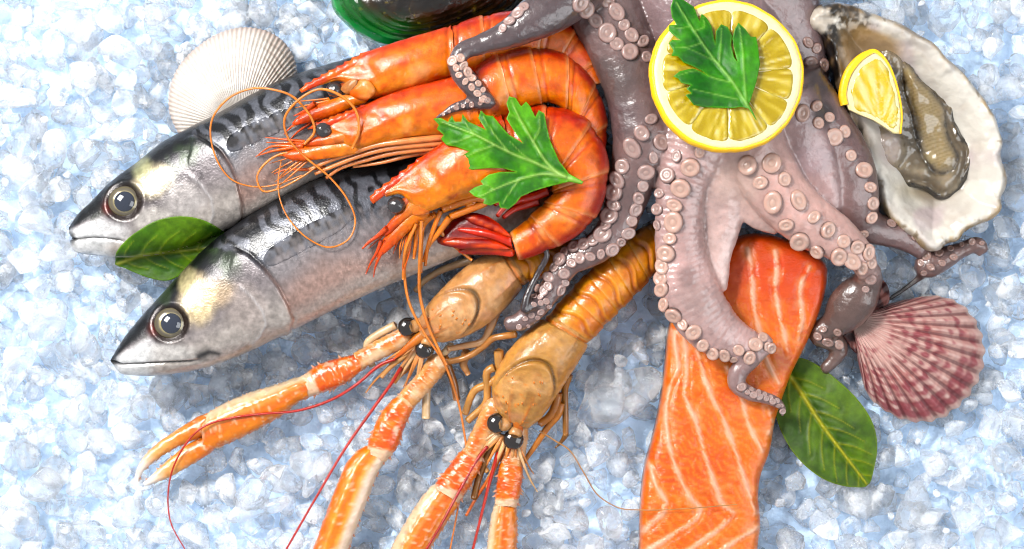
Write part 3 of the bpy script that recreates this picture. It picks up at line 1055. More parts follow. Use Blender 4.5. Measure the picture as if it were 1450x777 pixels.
def make_langoustine(label, cara, abdo, ncut, zref, rostrum, eyes, seed, tone):
    allp = np.array([r[0] for r in cara] + [r[1] for r in cara])
    m = allp.mean(0)
    root = empty('langoustine', np.r_[at(m[0], m[1], zref)[:2], -8], label, 'langoustine')
    st = stations(cara, zref)
    V, F, U, T = loft(st, 130, 90, pw=.85)
    N = normals(V, F)
    if np.sum(N[:, 2] * (V[:, 2] - V[:, 2].mean())) < 0:
        N = -N
    w = (1 - np.cos(T)) / 2
    s = (w - .5) * 2
    gq = U - (.60 - .34 * s ** 2)                                # cervical groove, U-shaped
    d = -6.5 * np.exp(-(gq / .016) ** 2) * sstep(.98, .7, np.abs(s)) + 2.4 * np.exp(-((gq + .05) / .03) ** 2) * sstep(.95, .6, np.abs(s))
    d += 1.3 * np.exp(-(s / .035) ** 2) * sstep(.62, .70, U)
    for q in (-.42, .42):
        d += 1.3 * np.exp(-((s - q) / .03) ** 2) * sstep(.66, .72, U)
        d += 2.0 * np.exp(-((s - q * .7) / .05) ** 2) * sstep(.45, .1, U)
    d -= 3.0 * np.exp(-((U - .945) / .012) ** 2)
    d += .9 * fbm(V, 8, 4, seed) + .8 * np.maximum(0, noise(V, 3.4, seed + 4) - .35)
    V = V + N * d[:, None]
    n = fbm(V, 26, 4, seed + 1)
    n2 = fbm(V, 7, 3, seed + 2)
    a, b, c3 = tone
    c = mix(hx(a), hx(b), sstep(-.3, .5, n))
    c = mix(c, hx(c3), .8 * sstep(.55, .95, np.abs(s) + .2 * n))
    c = mix(c, hx('b08458'), .35 * sstep(.1, .5, n2) * sstep(.62, .55, gq + U * 0 + .6))
    c = mix(c, hx('5e5a3c'), .5 * np.exp(-((gq) / .035) ** 2) * sstep(-.1, .4, n))
    c = mix(c, hx('4a3822'), .7 * np.exp(-((gq) / .014) ** 2) * sstep(.98, .7, np.abs(s)))
    for q in (-.42, .42):
        c = mix(c, hx('d07a34'), .75 * np.exp(-((s - q) / .025) ** 2) * sstep(.66, .72, U) * sstep(-.5, .2, n2))
        c = mix(c, hx('e07c30'), .8 * np.exp(-((s - q * .7) / .05) ** 2) * sstep(.4, .05, U))
    c = mix(c, hx('d9843c'), .85 * np.exp(-((U - .955) / .012) ** 2))
    c = mix(c, hx('8e5c30'), .5 * sstep(.15, .6, fbm(V, 13, 3, seed + 21)))
    c = mix(c, hx('f0b494'), .45 * sstep(.2, .6, fbm(V, 30, 2, seed + 23)))
    c = c * (1 + .14 * fbm(V, 4, 2, seed + 25))[:, None]
    spots = noise(V, 4.5, seed + 9)
    c = mix(c, hx('e6924c'), .7 * sstep(.62, .8, spots) * sstep(.6, .3, U))
    body = obj('carapace', V, F, M_LANG, root, c)
    # little spines on the front of the shield
    bv = bvh_of(V, F)
    ps = []
    rr = np.random.RandomState(seed)
    for k in range(16):
        i = rr.randint(len(U))
        while not (.05 < U[i] < .45 and abs(s[i]) < .7 and V[i, 2] > st[:, 4].min()):
            i = rr.randint(len(U))
        v, f = cone(V[i] - N[i] * .6, N[i] + np.r_[(st[0][:2] - st[3][:2]) / 90, 0], 1.7, 4.5)
        ps.append((v, f, hx('e8944c')))
    v, f, cc = join(ps)
    obj('carapace_spines', v, f, M_LANG, body, cc)
    # tail rings
    full = spline(stations(abdo, zref), 400)
    for k in range(ncut):
        a_, b_ = k / ncut, min((k + 1) / ncut + .03, 1.0)
        ii = np.linspace(a_ * 399, b_ * 399, 22)
        seg = np.stack([np.interp(ii, np.arange(400), full[:, q]) for q in range(7)], 1)
        t = np.linspace(0, 1, 22)
        gr = .93 + .10 * t ** .6 - .06 * sstep(.92, 1, t)
        mid_ = (seg[:, 0:2] + seg[:, 2:4]) / 2
        hf = (seg[:, 0:2] - seg[:, 2:4]) / 2
        seg[:, 0:2] = mid_ + hf * gr[:, None]
        seg[:, 2:4] = mid_ - hf * gr[:, None]
        seg[:, 5] *= gr
        V, F, U, T = loft(None, 22, 60, pw=.85, pos=seg)
        N = normals(V, F)
        if np.sum(N[:, 2] * (V[:, 2] - V[:, 2].mean())) < 0:
            N = -N
        w = (1 - np.cos(T)) / 2
        s = (w - .5) * 2
        arc = U - .45 - .12 * np.cos(s * 4)
        d = -2.6 * np.exp(-(arc / .05) ** 2) * sstep(.9, .6, np.abs(s)) + 1.6 * np.exp(-((arc - .14) / .06) ** 2) + .7 * fbm(V, 9, 3, k)
        V = V + N * d[:, None]
        n = fbm(V, 18, 4, seed + k)
        c = mix(hx('e08a24'), hx('f4ac50'), sstep(-.4, .5, n))
        c = mix(c, hx('e6b27c'), .75 * np.exp(-((U - .12) / .10) ** 2))
        c = mix(c, hx('f0b060'), .55 * np.exp(-((arc - .14) / .05) ** 2))
        c = mix(c, hx('b4600f'), .6 * np.exp(-(arc / .05) ** 2))
        obj('abdomen_segment', V, F, M_LANG, root, c)
    # rostrum
    V, F = tube(tpath(rostrum, 7, 1.2), 24, 10, .7)
    obj('rostrum', V, F, M_LANG, root, mix(hx('d08a48'), hx('e8742a'), np.linspace(0, 1, len(V))))
    for (ex, ey, ez, er, sx, sy) in eyes:
        V, F = sphere(at(ex, ey, ez), er * 1.05, 16, 24, (1, 1, .7))
        e = obj('eye', V, F, M_LEYE, root)
        add_tube('eye_stalk', [(ex + sx * .30, ey + sy * .30, ez + er * .52, er * .55), (ex + sx * .6, ey + sy * .6, ez + er * .38, er * .72), (ex + sx, ey + sy, ez - 1, er * .6)], 8, 8, e, hx('d8a878'), M_LANG, 14)
    return root


la = make_langoustine('tan langoustine with long claw reaching past the fish head, prawn tail over it',
                      [((588, 462), (606, 484), 56, 12, 18), ((604, 434), (632, 484), 56, 26, 28), ((626, 408), (664, 474), 56, 35, 38), ((650, 385), (696, 455), 54, 40, 42), ((676, 366), (722, 430), 52, 42, 44), ((702, 356), (738, 410), 48, 40, 44), ((722, 358), (746, 400), 44, 34, 40)],
                      [((716, 358), (742, 402), 43, 33, 38), ((752, 352), (772, 392), 38, 30, 34), ((790, 342), (806, 376), 30, 24, 28), ((826, 338), (836, 362), 24, 16, 22)], 3, 55,
                      [(600, 474, 62, 9), (586, 484, 60, 6), (572, 496, 56, 4), (558, 508, 50, 1)],
                      [(577, 463, 58, 13, 16, -2), (601, 494, 56, 13, 6, -16)], 301, ('d09c6a', 'e4ba90', 'f4bc84'))
lb = make_langoustine('tan langoustine with orange tail under the suckered octopus arm',
                      [((712, 594), (748, 606), 44, 10, 16), ((700, 572), (766, 592), 44, 24, 26), ((697, 545), (786, 564), 44, 34, 36), ((708, 514), (803, 538), 44, 40, 42), ((730, 484), (818, 514), 44, 42, 44), ((756, 460), (830, 494), 42, 41, 44), ((780, 444), (834, 482), 38, 36, 40)],
                      [((774, 448), (832, 488), 38, 35, 38), ((800, 420), (852, 466), 37, 36, 38), ((822, 396), (870, 448), 36, 36, 38), ((846, 372), (888, 430), 35, 35, 38), ((870, 350), (908, 410), 34, 33, 36), ((896, 330), (928, 386), 32, 30, 34), ((922, 316), (944, 358), 28, 24, 30), ((946, 306), (958, 334), 24, 16, 24)], 6, 45,
                      [(732, 590, 52, 10), (734, 602, 50, 7), (736, 612, 46, 4), (737, 622, 42, 1.2)],
                      [(704, 599, 46, 14, 14, 2), (727, 622, 42, 14, 4, -14)], 341, ('c8985c', 'deb07c', 'f0b470'))

# claws -----------------------------------------------------------------
def make_claw(parent, merus, carpus, palm, fixed, mov, zref, pcol=palm_col):
    claw_part('upper_arm', merus, zref, parent, merus_col, None)
    claw_part('wrist', carpus, zref, parent, carpus_col, [(0, 4, 3.0, 8), (1, 5, 3.0, 8)])
    p = claw_part('palm', palm, zref, parent, pcol, [(1, 18, 2.6, 6), (0, 10, 1.8, 4)])
    if fixed:
        claw_part('fixed_finger', fixed, zref, p, finger_col, [(1, 9, 2.6, 5.5)], nu=40, nv=26)
        claw_part('moving_finger', mov, zref, p, finger_col, [(0, 8, 2.6, 5.5)], nu=40, nv=26)


make_claw(la,
          [((604, 446), (612, 470), 44, 12, 12), ((560, 468), (572, 492), 36, 12, 12), ((520, 489), (530, 513), 28, 12, 12), ((500, 500), (512, 524), 22, 12, 12)],
          [((510, 502), (515, 522), 22, 13, 13), ((484, 506), (490, 542), 20, 17, 16), ((452, 516), (462, 554), 18, 18, 16), ((430, 530), (438, 562), 16, 15, 14)],
          [((436, 530), (438, 562), 16, 14, 14), ((420, 535), (424, 568), 15, 17, 16), ((390, 545), (400, 587), 14, 19, 18), ((350, 557), (354, 613), 13, 20, 18), ((312, 574), (312, 632), 12, 19, 17), ((286, 589), (288, 640), 11, 16, 14)],
          [((296, 584), (290, 616), 12, 13, 12), ((258, 604), (256, 630), 12, 11, 11), ((226, 625), (230, 645), 13, 10, 10), ((204, 646), (214, 657), 14, 8, 8), ((193, 666), (202, 669), 15, 6, 6), ((191, 680), (197, 682), 15, 3, 3)],
          [((298, 616), (298, 641), 12, 12, 11), ((266, 629), (272, 657), 12, 11, 10), ((238, 651), (243, 674), 13, 9, 9), ((214, 673), (219, 684), 14, 7, 7), ((203, 684), (206, 688), 15, 3, 3)], 15)
make_claw(la,
          [((612, 502), (634, 520), 40, 12, 12), ((592, 528), (614, 546), 32, 12, 12), ((566, 556), (586, 576), 24, 12, 12)],
          [((564, 560), (586, 576), 24, 13, 13), ((542, 582), (574, 602), 20, 17, 16), ((526, 614), (562, 634), 18, 18, 16), ((518, 638), (546, 654), 16, 15, 14)],
          [((512, 634), (546, 650), 16, 14, 14), ((494, 652), (536, 668), 15, 17, 16), ((472, 700), (518, 714), 14, 20, 18), ((452, 754), (498, 766), 13, 20, 18), ((436, 800), (482, 812), 12, 20, 17), ((424, 840), (468, 852), 11, 17, 14)],
          [((436, 836), (424, 840), 12, 10, 10), ((420, 880), (408, 884), 12, 8, 8), ((412, 920), (404, 922), 12, 3, 3)],
          [((468, 848), (446, 844), 12, 10, 10), ((446, 890), (428, 888), 12, 8, 8), ((420, 922), (414, 922), 12, 3, 3)], 15, palm_col_w)
make_claw(lb,
          [((690, 566), (716, 580), 34, 12, 12), ((670, 606), (696, 620), 26, 12, 12), ((656, 636), (682, 650), 22, 12, 12)],
          [((654, 638), (684, 654), 22, 13, 13), ((634, 662), (668, 684), 20, 17, 16), ((614, 688), (650, 712), 17, 16, 15)],
          [((614, 686), (650, 712), 16, 14, 14), ((592, 712), (636, 734), 15, 18, 16), ((568, 750), (612, 772), 14, 20, 18), ((546, 790), (590, 812), 12, 20, 17), ((526, 830), (564, 850), 11, 16, 14)],
          [((536, 828), (524, 834), 12, 10, 10), ((512, 872), (502, 876), 12, 8, 8), ((500, 906), (496, 906), 12, 3, 3)],
          [((566, 846), (546, 838), 12, 10, 10), ((540, 886), (524, 882), 12, 8, 8), ((510, 912), (504, 910), 12, 3, 3)], 15)
make_claw(lb,
          [((722, 604), (748, 610), 28, 12, 12), ((714, 632), (744, 640), 22, 12, 12), ((708, 654), (740, 660), 20, 12, 12)],
          [((708, 656), (740, 662), 20, 13, 13), ((704, 682), (738, 690), 18, 17, 16), ((700, 714), (732, 718), 16, 15, 14)],
          [((700, 716), (730, 720), 16, 14, 14), ((694, 742), (732, 746), 15, 17, 16), ((688, 790), (730, 796), 14, 19, 17), ((686, 840), (724, 846), 12, 16, 14)],
          [((700, 838), (686, 840), 12, 10, 10), ((692, 880), (684, 882), 12, 3, 3)],
          [((724, 844), (704, 842), 12, 10, 10), ((704, 884), (698, 884), 12, 3, 3)], 15)

TAN, PALE, BRN = hx('c89058'), hx('ecd0ac'), hx('8a5f2c')
for parent, pts, r0, r1, c in [
    (la, [(634, 494, 40), (660, 489, 42), (684, 483, 44), (694, 464, 50), (703, 441, 54)], 4, 6.5, hx('dcb088')),
    (la, [(731, 473, 56), (712, 476, 56), (698, 479, 52), (684, 491, 44), (660, 506, 36), (630, 513, 34)], 5, 4.5, TAN),
    (la, [(628, 504, 34), (636, 524, 26), (643, 544, 20), (647, 566, 15)], 6.5, 5, hx('a06c3c')),
    (la, [(640, 488, 38), (620, 510, 30), (606, 534, 24), (604, 556, 20), (603, 592, 14)], 5.5, 6, PALE),
    (la, [(662, 498, 30), (656, 514, 22), (663, 530, 16)], 8, 4, hx('e2aa78')),
    (la, [(668, 368, 40), (648, 374, 36), (622, 384, 26), (600, 398, 18), (588, 412, 12)], 6, 4, PALE),
    (la, [(560, 460, 34), (534, 474, 30), (520, 486, 26), (522, 502, 20), (527, 518, 14)], 6, 5, PALE),
    (lb, [(706, 496, 50), (707, 514, 48), (709, 530, 44), (690, 544, 36), (672, 553, 30), (658, 586, 22)], 7, 5, hx('d8a468')),
    (lb, [(700, 520, 46), (690, 526, 44), (690, 548, 36), (688, 570, 30), (662, 596, 22)], 6, 5, hx('d8a468')),
    (lb, [(694, 580, 36), (680, 610, 28), (676, 640, 22), (690, 668, 18)], 5, 3.5, hx('e0ac74')),
    (lb, [(790, 556, 36), (786, 576, 32), (778, 590, 30), (764, 600, 28)], 7, 5.5, hx('cc8a4a')),
    (lb, [(794, 570, 30), (791, 585, 28), (776, 604, 24), (760, 628, 20), (746, 648, 18), (728, 676, 17)], 6.5, 2.5, hx('d8924c')),
    (lb, [(806, 530, 36), (800, 550, 30), (800, 570, 24), (801, 600, 18), (801, 616, 14)], 5.5, 4, hx('b07c40')),
    (lb, [(802, 614, 14), (796, 624, 12), (786, 634, 10)], 4.5, 1.2, BRN),
    (lb, [(703, 616, 34), (690, 646, 24), (678, 676, 18), (671, 706, 14)], 5, 5, BRN),
    (lb, [(716, 624, 34), (706, 650, 24), (692, 678, 18), (676, 702, 14), (660, 730, 12)], 3.5, 2, hx('d8783a')),
    (lb, [(710, 626, 32), (700, 660, 22), (690, 690, 16)], 4.5, 3, hx('e6b884')),
    (la, [(590, 492, 40), (570, 506, 34), (552, 520, 28), (540, 534, 22)], 5, 3, hx('e6b27c')),
    (la, [(600, 500, 36), (582, 516, 30), (566, 530, 24), (556, 540, 22)], 6, 4, hx('e8a868')),
    (la, [(586, 496, 38), (560, 512, 30), (530, 540, 20), (518, 556, 16)], 2.5, 1, hx('e0a46c'))]:
    add_tube('leg', pts, r0, r1, parent, c, M_CLAW, 10, .85)
# fine mouth legs and whiskers in front of the heads
for parent, hx0, hy0, ux, uy, zz in ((la, 588, 490, -.72, .69, 46), (lb, 718, 618, -.35, .94, 40)):
    rr_w = np.random.RandomState(int(hx0))
    for k in range(13):
        sp_ = (k - 6) / 6.0
        vx, vy = ux - sp_ * uy * .75, uy + sp_ * ux * .75
        Lw = rr_w.uniform(34, 72)
        x0, y0 = hx0 - sp_ * uy * 16, hy0 + sp_ * ux * 16
        bend = rr_w.uniform(-9, 9)
        pts = [(x0, y0, zz - 4), (x0 + vx * Lw * .4 + bend * .4, y0 + vy * Lw * .4, zz - 6), (x0 + vx * Lw * .75 + bend, y0 + vy * Lw * .75, zz - 16), (x0 + vx * Lw + bend * 1.8, y0 + vy * Lw, max(zz - 28, 12))]
        add_tube('mouth_leg', pts, rr_w.uniform(2.2, 4.2), .7, parent, mix(hx('f2cca0'), hx('ea9a58'), rr_w.uniform(0, 1)), M_CLAW, 7)
RD = hx('c43a14')
for parent, pts, r0, r1, c in [
    (la, [(560, 508, 40), (539, 516, 36), (505, 544, 30), (471, 565, 36), (423, 581, 38), (370, 586, 37), (326, 592, 36), (290, 603, 36), (268, 622, 34), (246, 660, 28), (238, 700, 24), (242, 740, 22), (262, 778, 20)], 2.4, .8, RD),
    (la, [(568, 520, 38), (556, 540, 32), (530, 576, 26), (490, 633, 22), (450, 700, 20), (404, 780, 18)], 2.6, 1.5, RD),
    (lb, [(690, 632, 36), (676, 650, 34), (652, 692, 36), (625, 742, 38), (600, 784, 36)], 2.6, 1.6, hx('b8301a')),
    (lb, [(706, 640, 34), (696, 672, 28), (684, 720, 24), (668, 784, 20)], 2.8, 1.8, hx('c8401c')),
    (lb, [(764, 610, 26), (786, 624, 24), (806, 637, 22), (826, 668, 20), (846, 700, 20), (874, 718, 26), (910, 722, 56), (970, 720, 62), (1044, 714, 62)], 1.2, .7, hx('c89a6c'))]:
    add_tube('feeler', pts, r0, r1, parent, c, M_FEELER, 6, 1.0, 160)
# ------------------------------------------------------------------ octopus
M_OCTO = principled('octopus_skin', rough=0.30, attr=True, coat=0.9, coat_rough=0.06, sss=0.12, sss_r=(1, .5, .4), sss_s=0.003,
                    bumps=((240, .5, 1.0, 5), (1500, .4, .25, 2)), mottle=(300, .12))
M_SUCK = principled('sucker', rough=0.28, attr=True, coat=0.6, coat_rough=0.08, sss=0.25, sss_r=(1, .55, .45), sss_s=0.002, bumps=((1400, .3, .25, 2),))

ARMS = [  # rows x, y, z, radius [flat]; colour
    ('a1', [(840, -40, 95, 52), (858, 20, 100, 50), (882, 75, 102, 46), (903, 130, 102, 45), (913, 190, 98, 46), (898, 246, 92, 35), (884, 292, 86, 28), (866, 330, 84, 25), (838, 356, 84, 21), (808, 372, 84, 18), (788, 396, 82, 17), (776, 416, 80, 16), (758, 438, 78, 15), (738, 454, 76, 14), (716, 459, 74, 10)], '86706e', .72),
    ('a1tip', [(764, 424, 84, 10), (750, 434, 92, 7), (742, 440, 96, 6), (748, 415, 98, 5.5), (758, 394, 100, 5), (768, 376, 104, 5), (775, 360, 108, 4.5), (768, 349, 110, 3.5), (760, 356, 108, 2)], '443a3e', .9),
    ('a2', [(830, -30, 130, 42), (795, 2, 150, 36), (758, 26, 163, 30), (718, 49, 170, 20), (680, 63, 174, 14), (654, 74, 176, 13), (647, 92, 176, 13), (660, 112, 174, 15), (680, 134, 170, 13), (696, 146, 168, 8), (672, 146, 168, 9), (645, 152, 169, 7), (626, 162, 170, 4), (616, 168, 168, 2)], '6c5e60', .85),
    ('a3', [(1000, 150, 110, 50), (985, 205, 112, 48), (966, 262, 106, 36), (962, 322, 100, 34), (968, 376, 94, 37), (982, 424, 90, 42), (1010, 464, 86, 38), (1045, 484, 84, 28), (1074, 490, 84, 20), (1090, 484, 85, 13)], 'c8aaa6', .6),
    ('a3tip', [(1076, 496, 84, 13), (1062, 510, 80, 14), (1046, 526, 76, 14), (1044, 545, 73, 13), (1062, 557, 71, 11), (1084, 563, 68, 9), (1102, 571, 64, 7), (1110, 583, 58, 4), (1106, 590, 54, 2)], 'a88e8c', .85),
    ('web', [(1040, 160, 104, 70), (1032, 215, 100, 58), (1022, 268, 92, 44), (1020, 316, 84, 30), (1012, 362, 80, 24), (1010, 410, 78, 20)], 'e4c8c2', .5),
    ('web2', [(1060, 240, 96, 44), (1078, 290, 90, 34), (1110, 312, 88, 24)], 'e0c2ba', .45),
    ('a4', [(1050, 170, 118, 50), (1075, 225, 114, 44), (1103, 272, 110, 42), (1142, 310, 106, 38), (1186, 338, 102, 31), (1218, 364, 96, 22), (1230, 388, 82, 16)], 'dcb8b0', .66),
    ('a4curl', [(1230, 380, 84, 16), (1228, 398, 62, 22), (1214, 420, 48, 30), (1198, 440, 38, 30), (1178, 462, 30, 20), (1160, 472, 24, 17), (1172, 480, 22, 16), (1188, 490, 18, 13), (1182, 508, 14, 11), (1166, 524, 12, 8)], '7a645e', .85),
    ('back', [(1110, 140, 98, 52), (1142, 205, 92, 40), (1168, 258, 86, 26), (1182, 296, 80, 12)], 'c2a6a4', .6),
    ('a5', [(1120, 120, 80, 50), (1162, 180, 72, 44), (1196, 240, 64, 43), (1210, 290, 56, 38), (1228, 318, 44, 26), (1270, 332, 32, 20), (1308, 350, 22, 17)], '8a706e', .72),
    ('a5tip', [(1300, 380, 10, 14), (1316, 376, 14, 18), (1340, 364, 16, 16), (1362, 354, 18, 12), (1384, 346, 20, 11), (1394, 352, 20, 7), (1384, 360, 18, 5)], '846a66', .85),
    ('a5thin', [(1312, 384, 10, 9), (1298, 396, 8, 5), (1282, 408, 8, 4), (1258, 424, 8, 3)], '443836', .9),
    ('a6', [(1080, -30, 70, 70), (1112, 30, 60, 50), (1138, 85, 50, 34), (1150, 130, 42, 24), (1158, 160, 34, 16)], 'a08a8a', .75),
    ('a6top', [(1120, -40, 90, 26), (1140, -14, 76, 18), (1148, 10, 60, 14), (1150, 26, 50, 8)], '9a8488', .8),
    ('mantle', [(960, -60, 60, 90), (985, 0, 66, 92), (1020, 60, 70, 92), (1045, 120, 74, 80), (1050, 180, 72, 55)], 'a08a8c', .8)]


def make_octopus():
    parts, ctrl = [], []
    for name, pts, c, flat in ARMS:
        P = tpath(pts, 1)
        n = max(20, int(np.sum(np.linalg.norm(np.diff(P[:, :3], axis=0), axis=1)) / 3))
        V, F = tube(P, n, 28, flat)
        parts.append((V, F))
        Q = spline(P, n)
        ctrl.append((Q, hx(c)))
    V, F, _ = join(parts)
    me = mesh_of('octopus_tmp', V, F)
    o = bpy.data.objects.new('octopus_tmp', me)
    C.objects.link(o)
    md = o.modifiers.new('r', 'REMESH')
    md.mode = 'VOXEL'
    md.voxel_size = 2.3 * S
    ms = o.modifiers.new('s', 'SMOOTH')
    ms.factor = .5
    ms.iterations = 9
    dg = bpy.context.evaluated_depsgraph_get()
    ev = o.evaluated_get(dg)
    m2 = ev.to_mesh()
    n = len(m2.vertices)
    V = np.zeros(n * 3, np.float32)
    m2.vertices.foreach_get('co', V)
    V = V.reshape(-1, 3).astype(float) / S
    ls = np.zeros(len(m2.loops), np.int32)
    m2.loops.foreach_get('vertex_index', ls)
    tot = np.zeros(len(m2.polygons), np.int32)
    m2.polygons.foreach_get('loop_total', tot)
    st = np.zeros(len(m2.polygons), np.int32)
    m2.polygons.foreach_get('loop_start', st)
    F = []
    for k in (3, 4):
        s = st[tot == k]
        if len(s):
            F.append(ls[s[:, None] + np.arange(k)])
    ev.to_mesh_clear()
    bpy.data.objects.remove(o)
    bpy.data.meshes.remove(me)
    # skin colour: blend of the arms' own tones
    num = np.zeros((len(V), 3))
    den = np.zeros(len(V))
    for Q, c in ctrl:
        best = np.full(len(V), 1e9)
        for q in Q[::4]:
            d = np.linalg.norm(V - q[:3], axis=1) / (q[3] + 4)
            best = np.minimum(best, d)
        wgt = np.exp(-(best ** 2) * 3.0) + 1e-6
        num += wgt[:, None] * c
        den += wgt
    col = num / den[:, None]
    n1 = fbm(V, 55, 4, 71)
    n2 = fbm(V, 8, 3, 72)
    col = col * (1 + .34 * n1 + .10 * n2)[:, None]
    speck = noise(V, 2.6, 73)
    col = mix(col, col * .72, .4 * sstep(.5, .8, speck))
    xy = plan(V, 105)
    # blotches
    for x, y, r, c, a in [(858, 120, 50, '665a58', .7), (878, 170, 38, '62565a', .6), (985, 420, 40, 'b49c98', .7), (972, 390, 22, '7e6664', .5), (1150, 225, 34, 'b9a2a6', .6), (1045, 250, 40, 'd6bcb2', .7), (1165, 110, 30, '4a3a36', .8), (1165, 160, 22, '3c3230', .8)]:
        e = np.hypot(xy[:, 0] - x, xy[:, 1] - y) / r + .3 * n1
        col = mix(col, hx(c), a * sstep(1.1, .4, e) * (V[:, 2] > 30))
    N = normals(V, F)
    V2 = V + N * (1.6 * fbm(V, 22, 4, 75) + .25 * noise(V, 4, 76))[:, None]
    # wrinkles across the underside of the arms
    for key in ('a3',):
        Q = ctrl[[a[0] for a in ARMS].index(key)][0]
        best = np.full(len(V), 1e9)
        arg = np.zeros(len(V))
        sd = np.zeros(len(V))
        for i in range(0, len(Q) - 1):
            dd = np.linalg.norm(V - Q[i, :3], axis=1) / Q[i, 3]
            b = dd < best
            best = np.where(b, dd, best)
            arg = np.where(b, i, arg)
        V2 = V2 + N * (.4 * np.sin(arg * 3.0 / 8.5 * 2 * np.pi + 3 * n1) * sstep(1.25, .95, best) * sstep(.30, .75, best) * (N[:, 2] > .1))[:, None]
    root = empty('octopus', np.r_[at(1030, 200, 60)[:2], -10], 'grey mauve octopus with spread suckered arms over prawns, langoustine and salmon', 'octopus')
    obj('body', V2, F, M_OCTO, root, np.clip(col, 0, 1))
    print('octopus verts', len(V2))
    return root, bvh_of(V2, F), ctrl


octo, bv_oct, octo_ctrl = make_octopus()


def sucker_mesh():
    prof = np.array([(0, .33), (.22, .32), (.36, .25), (.48, .31), (.70, .40), (.90, .37), (1.02, .20), (1.06, -.1), (.94, -.5)])
    na = 16
    a = np.arange(na) / na * 2 * np.pi
    V = np.stack([prof[:, 0][:, None] * np.cos(a), prof[:, 0][:, None] * np.sin(a), prof[:, 1][:, None] + 0 * a], -1).reshape(-1, 3)
    rr = np.repeat(prof[:, 0], na)
    zz = np.repeat(prof[:, 1], na)
    c = mix(hx('dec6ba'), hx('d0b6ac'), np.exp(-((rr - .38) / .09) ** 2))
    c = mix(c, hx('dcc2b8'), sstep(.5, .8, rr))
    c = mix(c, hx('6a5654'), sstep(.26, -.05, zz))
    return V, quads(len(prof), na, True), c


SV, SF, SC = sucker_mesh()
SUCK = [mesh_of('sucker', SV * 10, SF, SC * np.array([.72, .69, .72])), mesh_of('sucker', SV * 10, SF, SC * np.array([1.0, .93, .90])),
        mesh_of('sucker', SV * 10, SF, SC * np.array([.62, .56, .56]))]
for me in SUCK:
    me.materials.append(M_SUCK)
_sn = [0]


def sucker(x, y, r, kind=0, z=100):
    p = at(x, y, z)
    zt, nn = drop(bv_oct, p[0], p[1], None)
    if zt is None:
        h = bv_oct.find_nearest(Vector(p))
        q, nn = np.array(h[0]), np.array(h[1])
    else:
        # settle the spot at its true height
        p = at(x, y, zt)
        z2, n2 = drop(bv_oct, p[0], p[1], zt)
        if abs(z2 - zt) < 14:
            zt, nn = z2, n2
        q = np.array([p[0], p[1], zt])
    if nn[2] < 0:
        nn = -nn
    nn = nn + np.array([0, 0, .35])
    tl = np.random.RandomState(_sn[0] + 500).normal(size=2) * .16
    nn = nn + np.array([tl[0], tl[1], 0])
    o = bpy.data.objects.new('sucker', SUCK[kind])
    C.objects.link(o)
    o.parent = octo
    rr = np.random.RandomState(_sn[0])
    _sn[0] += 1
    M = Vector(nn).to_track_quat('Z', 'Y').to_matrix().to_4x4() @ Matrix.Rotation(rr.uniform(0, 6.28), 4, 'Z') @ Matrix.Diagonal((r / 10 * rr.uniform(.90, 1.12), r / 10 * rr.uniform(.74, 1.0), r / 10 * rr.uniform(.7, 1.15), 1))
    M.translation = Vector((q + nn / np.linalg.norm(nn) * r * .05) * S) - Vector(octo.location)
    o.matrix_local = M


def zc(pts, sc, ox, oy):
    return [(x / sc + ox, y / sc + oy) for x, y in pts]


def row(pts, r0, r1, kind=0, z=100):
    m = len(pts)
    for i, (x, y) in enumerate(pts):
        sucker(x, y, 1.3 * (r0 + (r1 - r0) * i / max(m - 1, 1)) * (1 + .18 * math.sin(i * 2.7 + m)), kind, z)


row(zc([(478, 110), (447, 158), (415, 218), (398, 262), (388, 302), (387, 344), (372, 378), (362, 407), (350, 437), (320, 457), (290, 470), (258, 480), (228, 495), (204, 515), (186, 540), (175, 577), (174, 606)], 2.287, 700, 140), 10.5, 6, 0, 95)
row(zc([(508, 65), (540, 140), (515, 190), (492, 237), (481, 282), (466, 321), (458, 358), (445, 395), (433, 435), (410, 463), (381, 488), (345, 502), (310, 510), (277, 515), (250, 532), (225, 565), (230, 595), (228, 628)], 2.287, 700, 140), 8, 5.5, 0, 95)
row(zc([(125, 10), (150, 40), (190, 85), (240, 138), (280, 185), (335, 220), (405, 240)], 2.989, 780, 0), 10, 8, 0, 110)
row(zc([(240, 5), (278, 50), (310, 105), (342, 148), (390, 175)], 2.989, 780, 0), 9, 7.5, 0, 110)
row(zc([(160, 620), (150, 640), (132, 608), (128, 640), (150, 660), (168, 655), (178, 672), (150, 690), (128, 665), (120, 700), (100, 712), (140, 708), (80, 738), (110, 735)], 2.287, 700, 140), 4.6, 3, 0, 80)
row(zc([(137, 100), (113, 152), (97, 195), (95, 237), (86, 278), (76, 315), (66, 348), (63, 378), (66, 405), (72, 443), (95, 470), (118, 493), (145, 512), (168, 545), (194, 565), (222, 570), (258, 557), (300, 543), (330, 548)], 1.765, 900, 180), 10.5, 6.5, 1, 100)
row(zc([(103, 72), (80, 120), (60, 165), (55, 205), (55, 245)], 1.765, 900, 180), 8, 6, 0, 100)
row(zc([(160, 62), (285, 575), (318, 525), (345, 555), (245, 580)], 1.765, 900, 180), 8, 5, 1, 95)
row(zc([(280, 95), (312, 138), (344, 188), (377, 243), (410, 285), (452, 317), (508, 323), (541, 335), (566, 352)], 1.765, 900, 180), 10, 9, 1, 115)
row(zc([(340, 90), (372, 130), (407, 183), (446, 225), (480, 257), (520, 285), (554, 300), (582, 313), (590, 340)], 1.765, 900, 180), 10, 7.5, 1, 115)
row(zc([(588, 380), (575, 405)], 1.765, 900, 180), 6, 5, 0, 80)
row([(1136, 160), (1158, 174), (1181, 194), (1205, 220), (1223, 241), (1232, 265), (1236, 288), (1234, 308), (1222, 331)], 8.5, 7, 1, 70)
row([(1155, 150), (1174, 166), (1196, 186)], 7, 6.5, 1, 70)
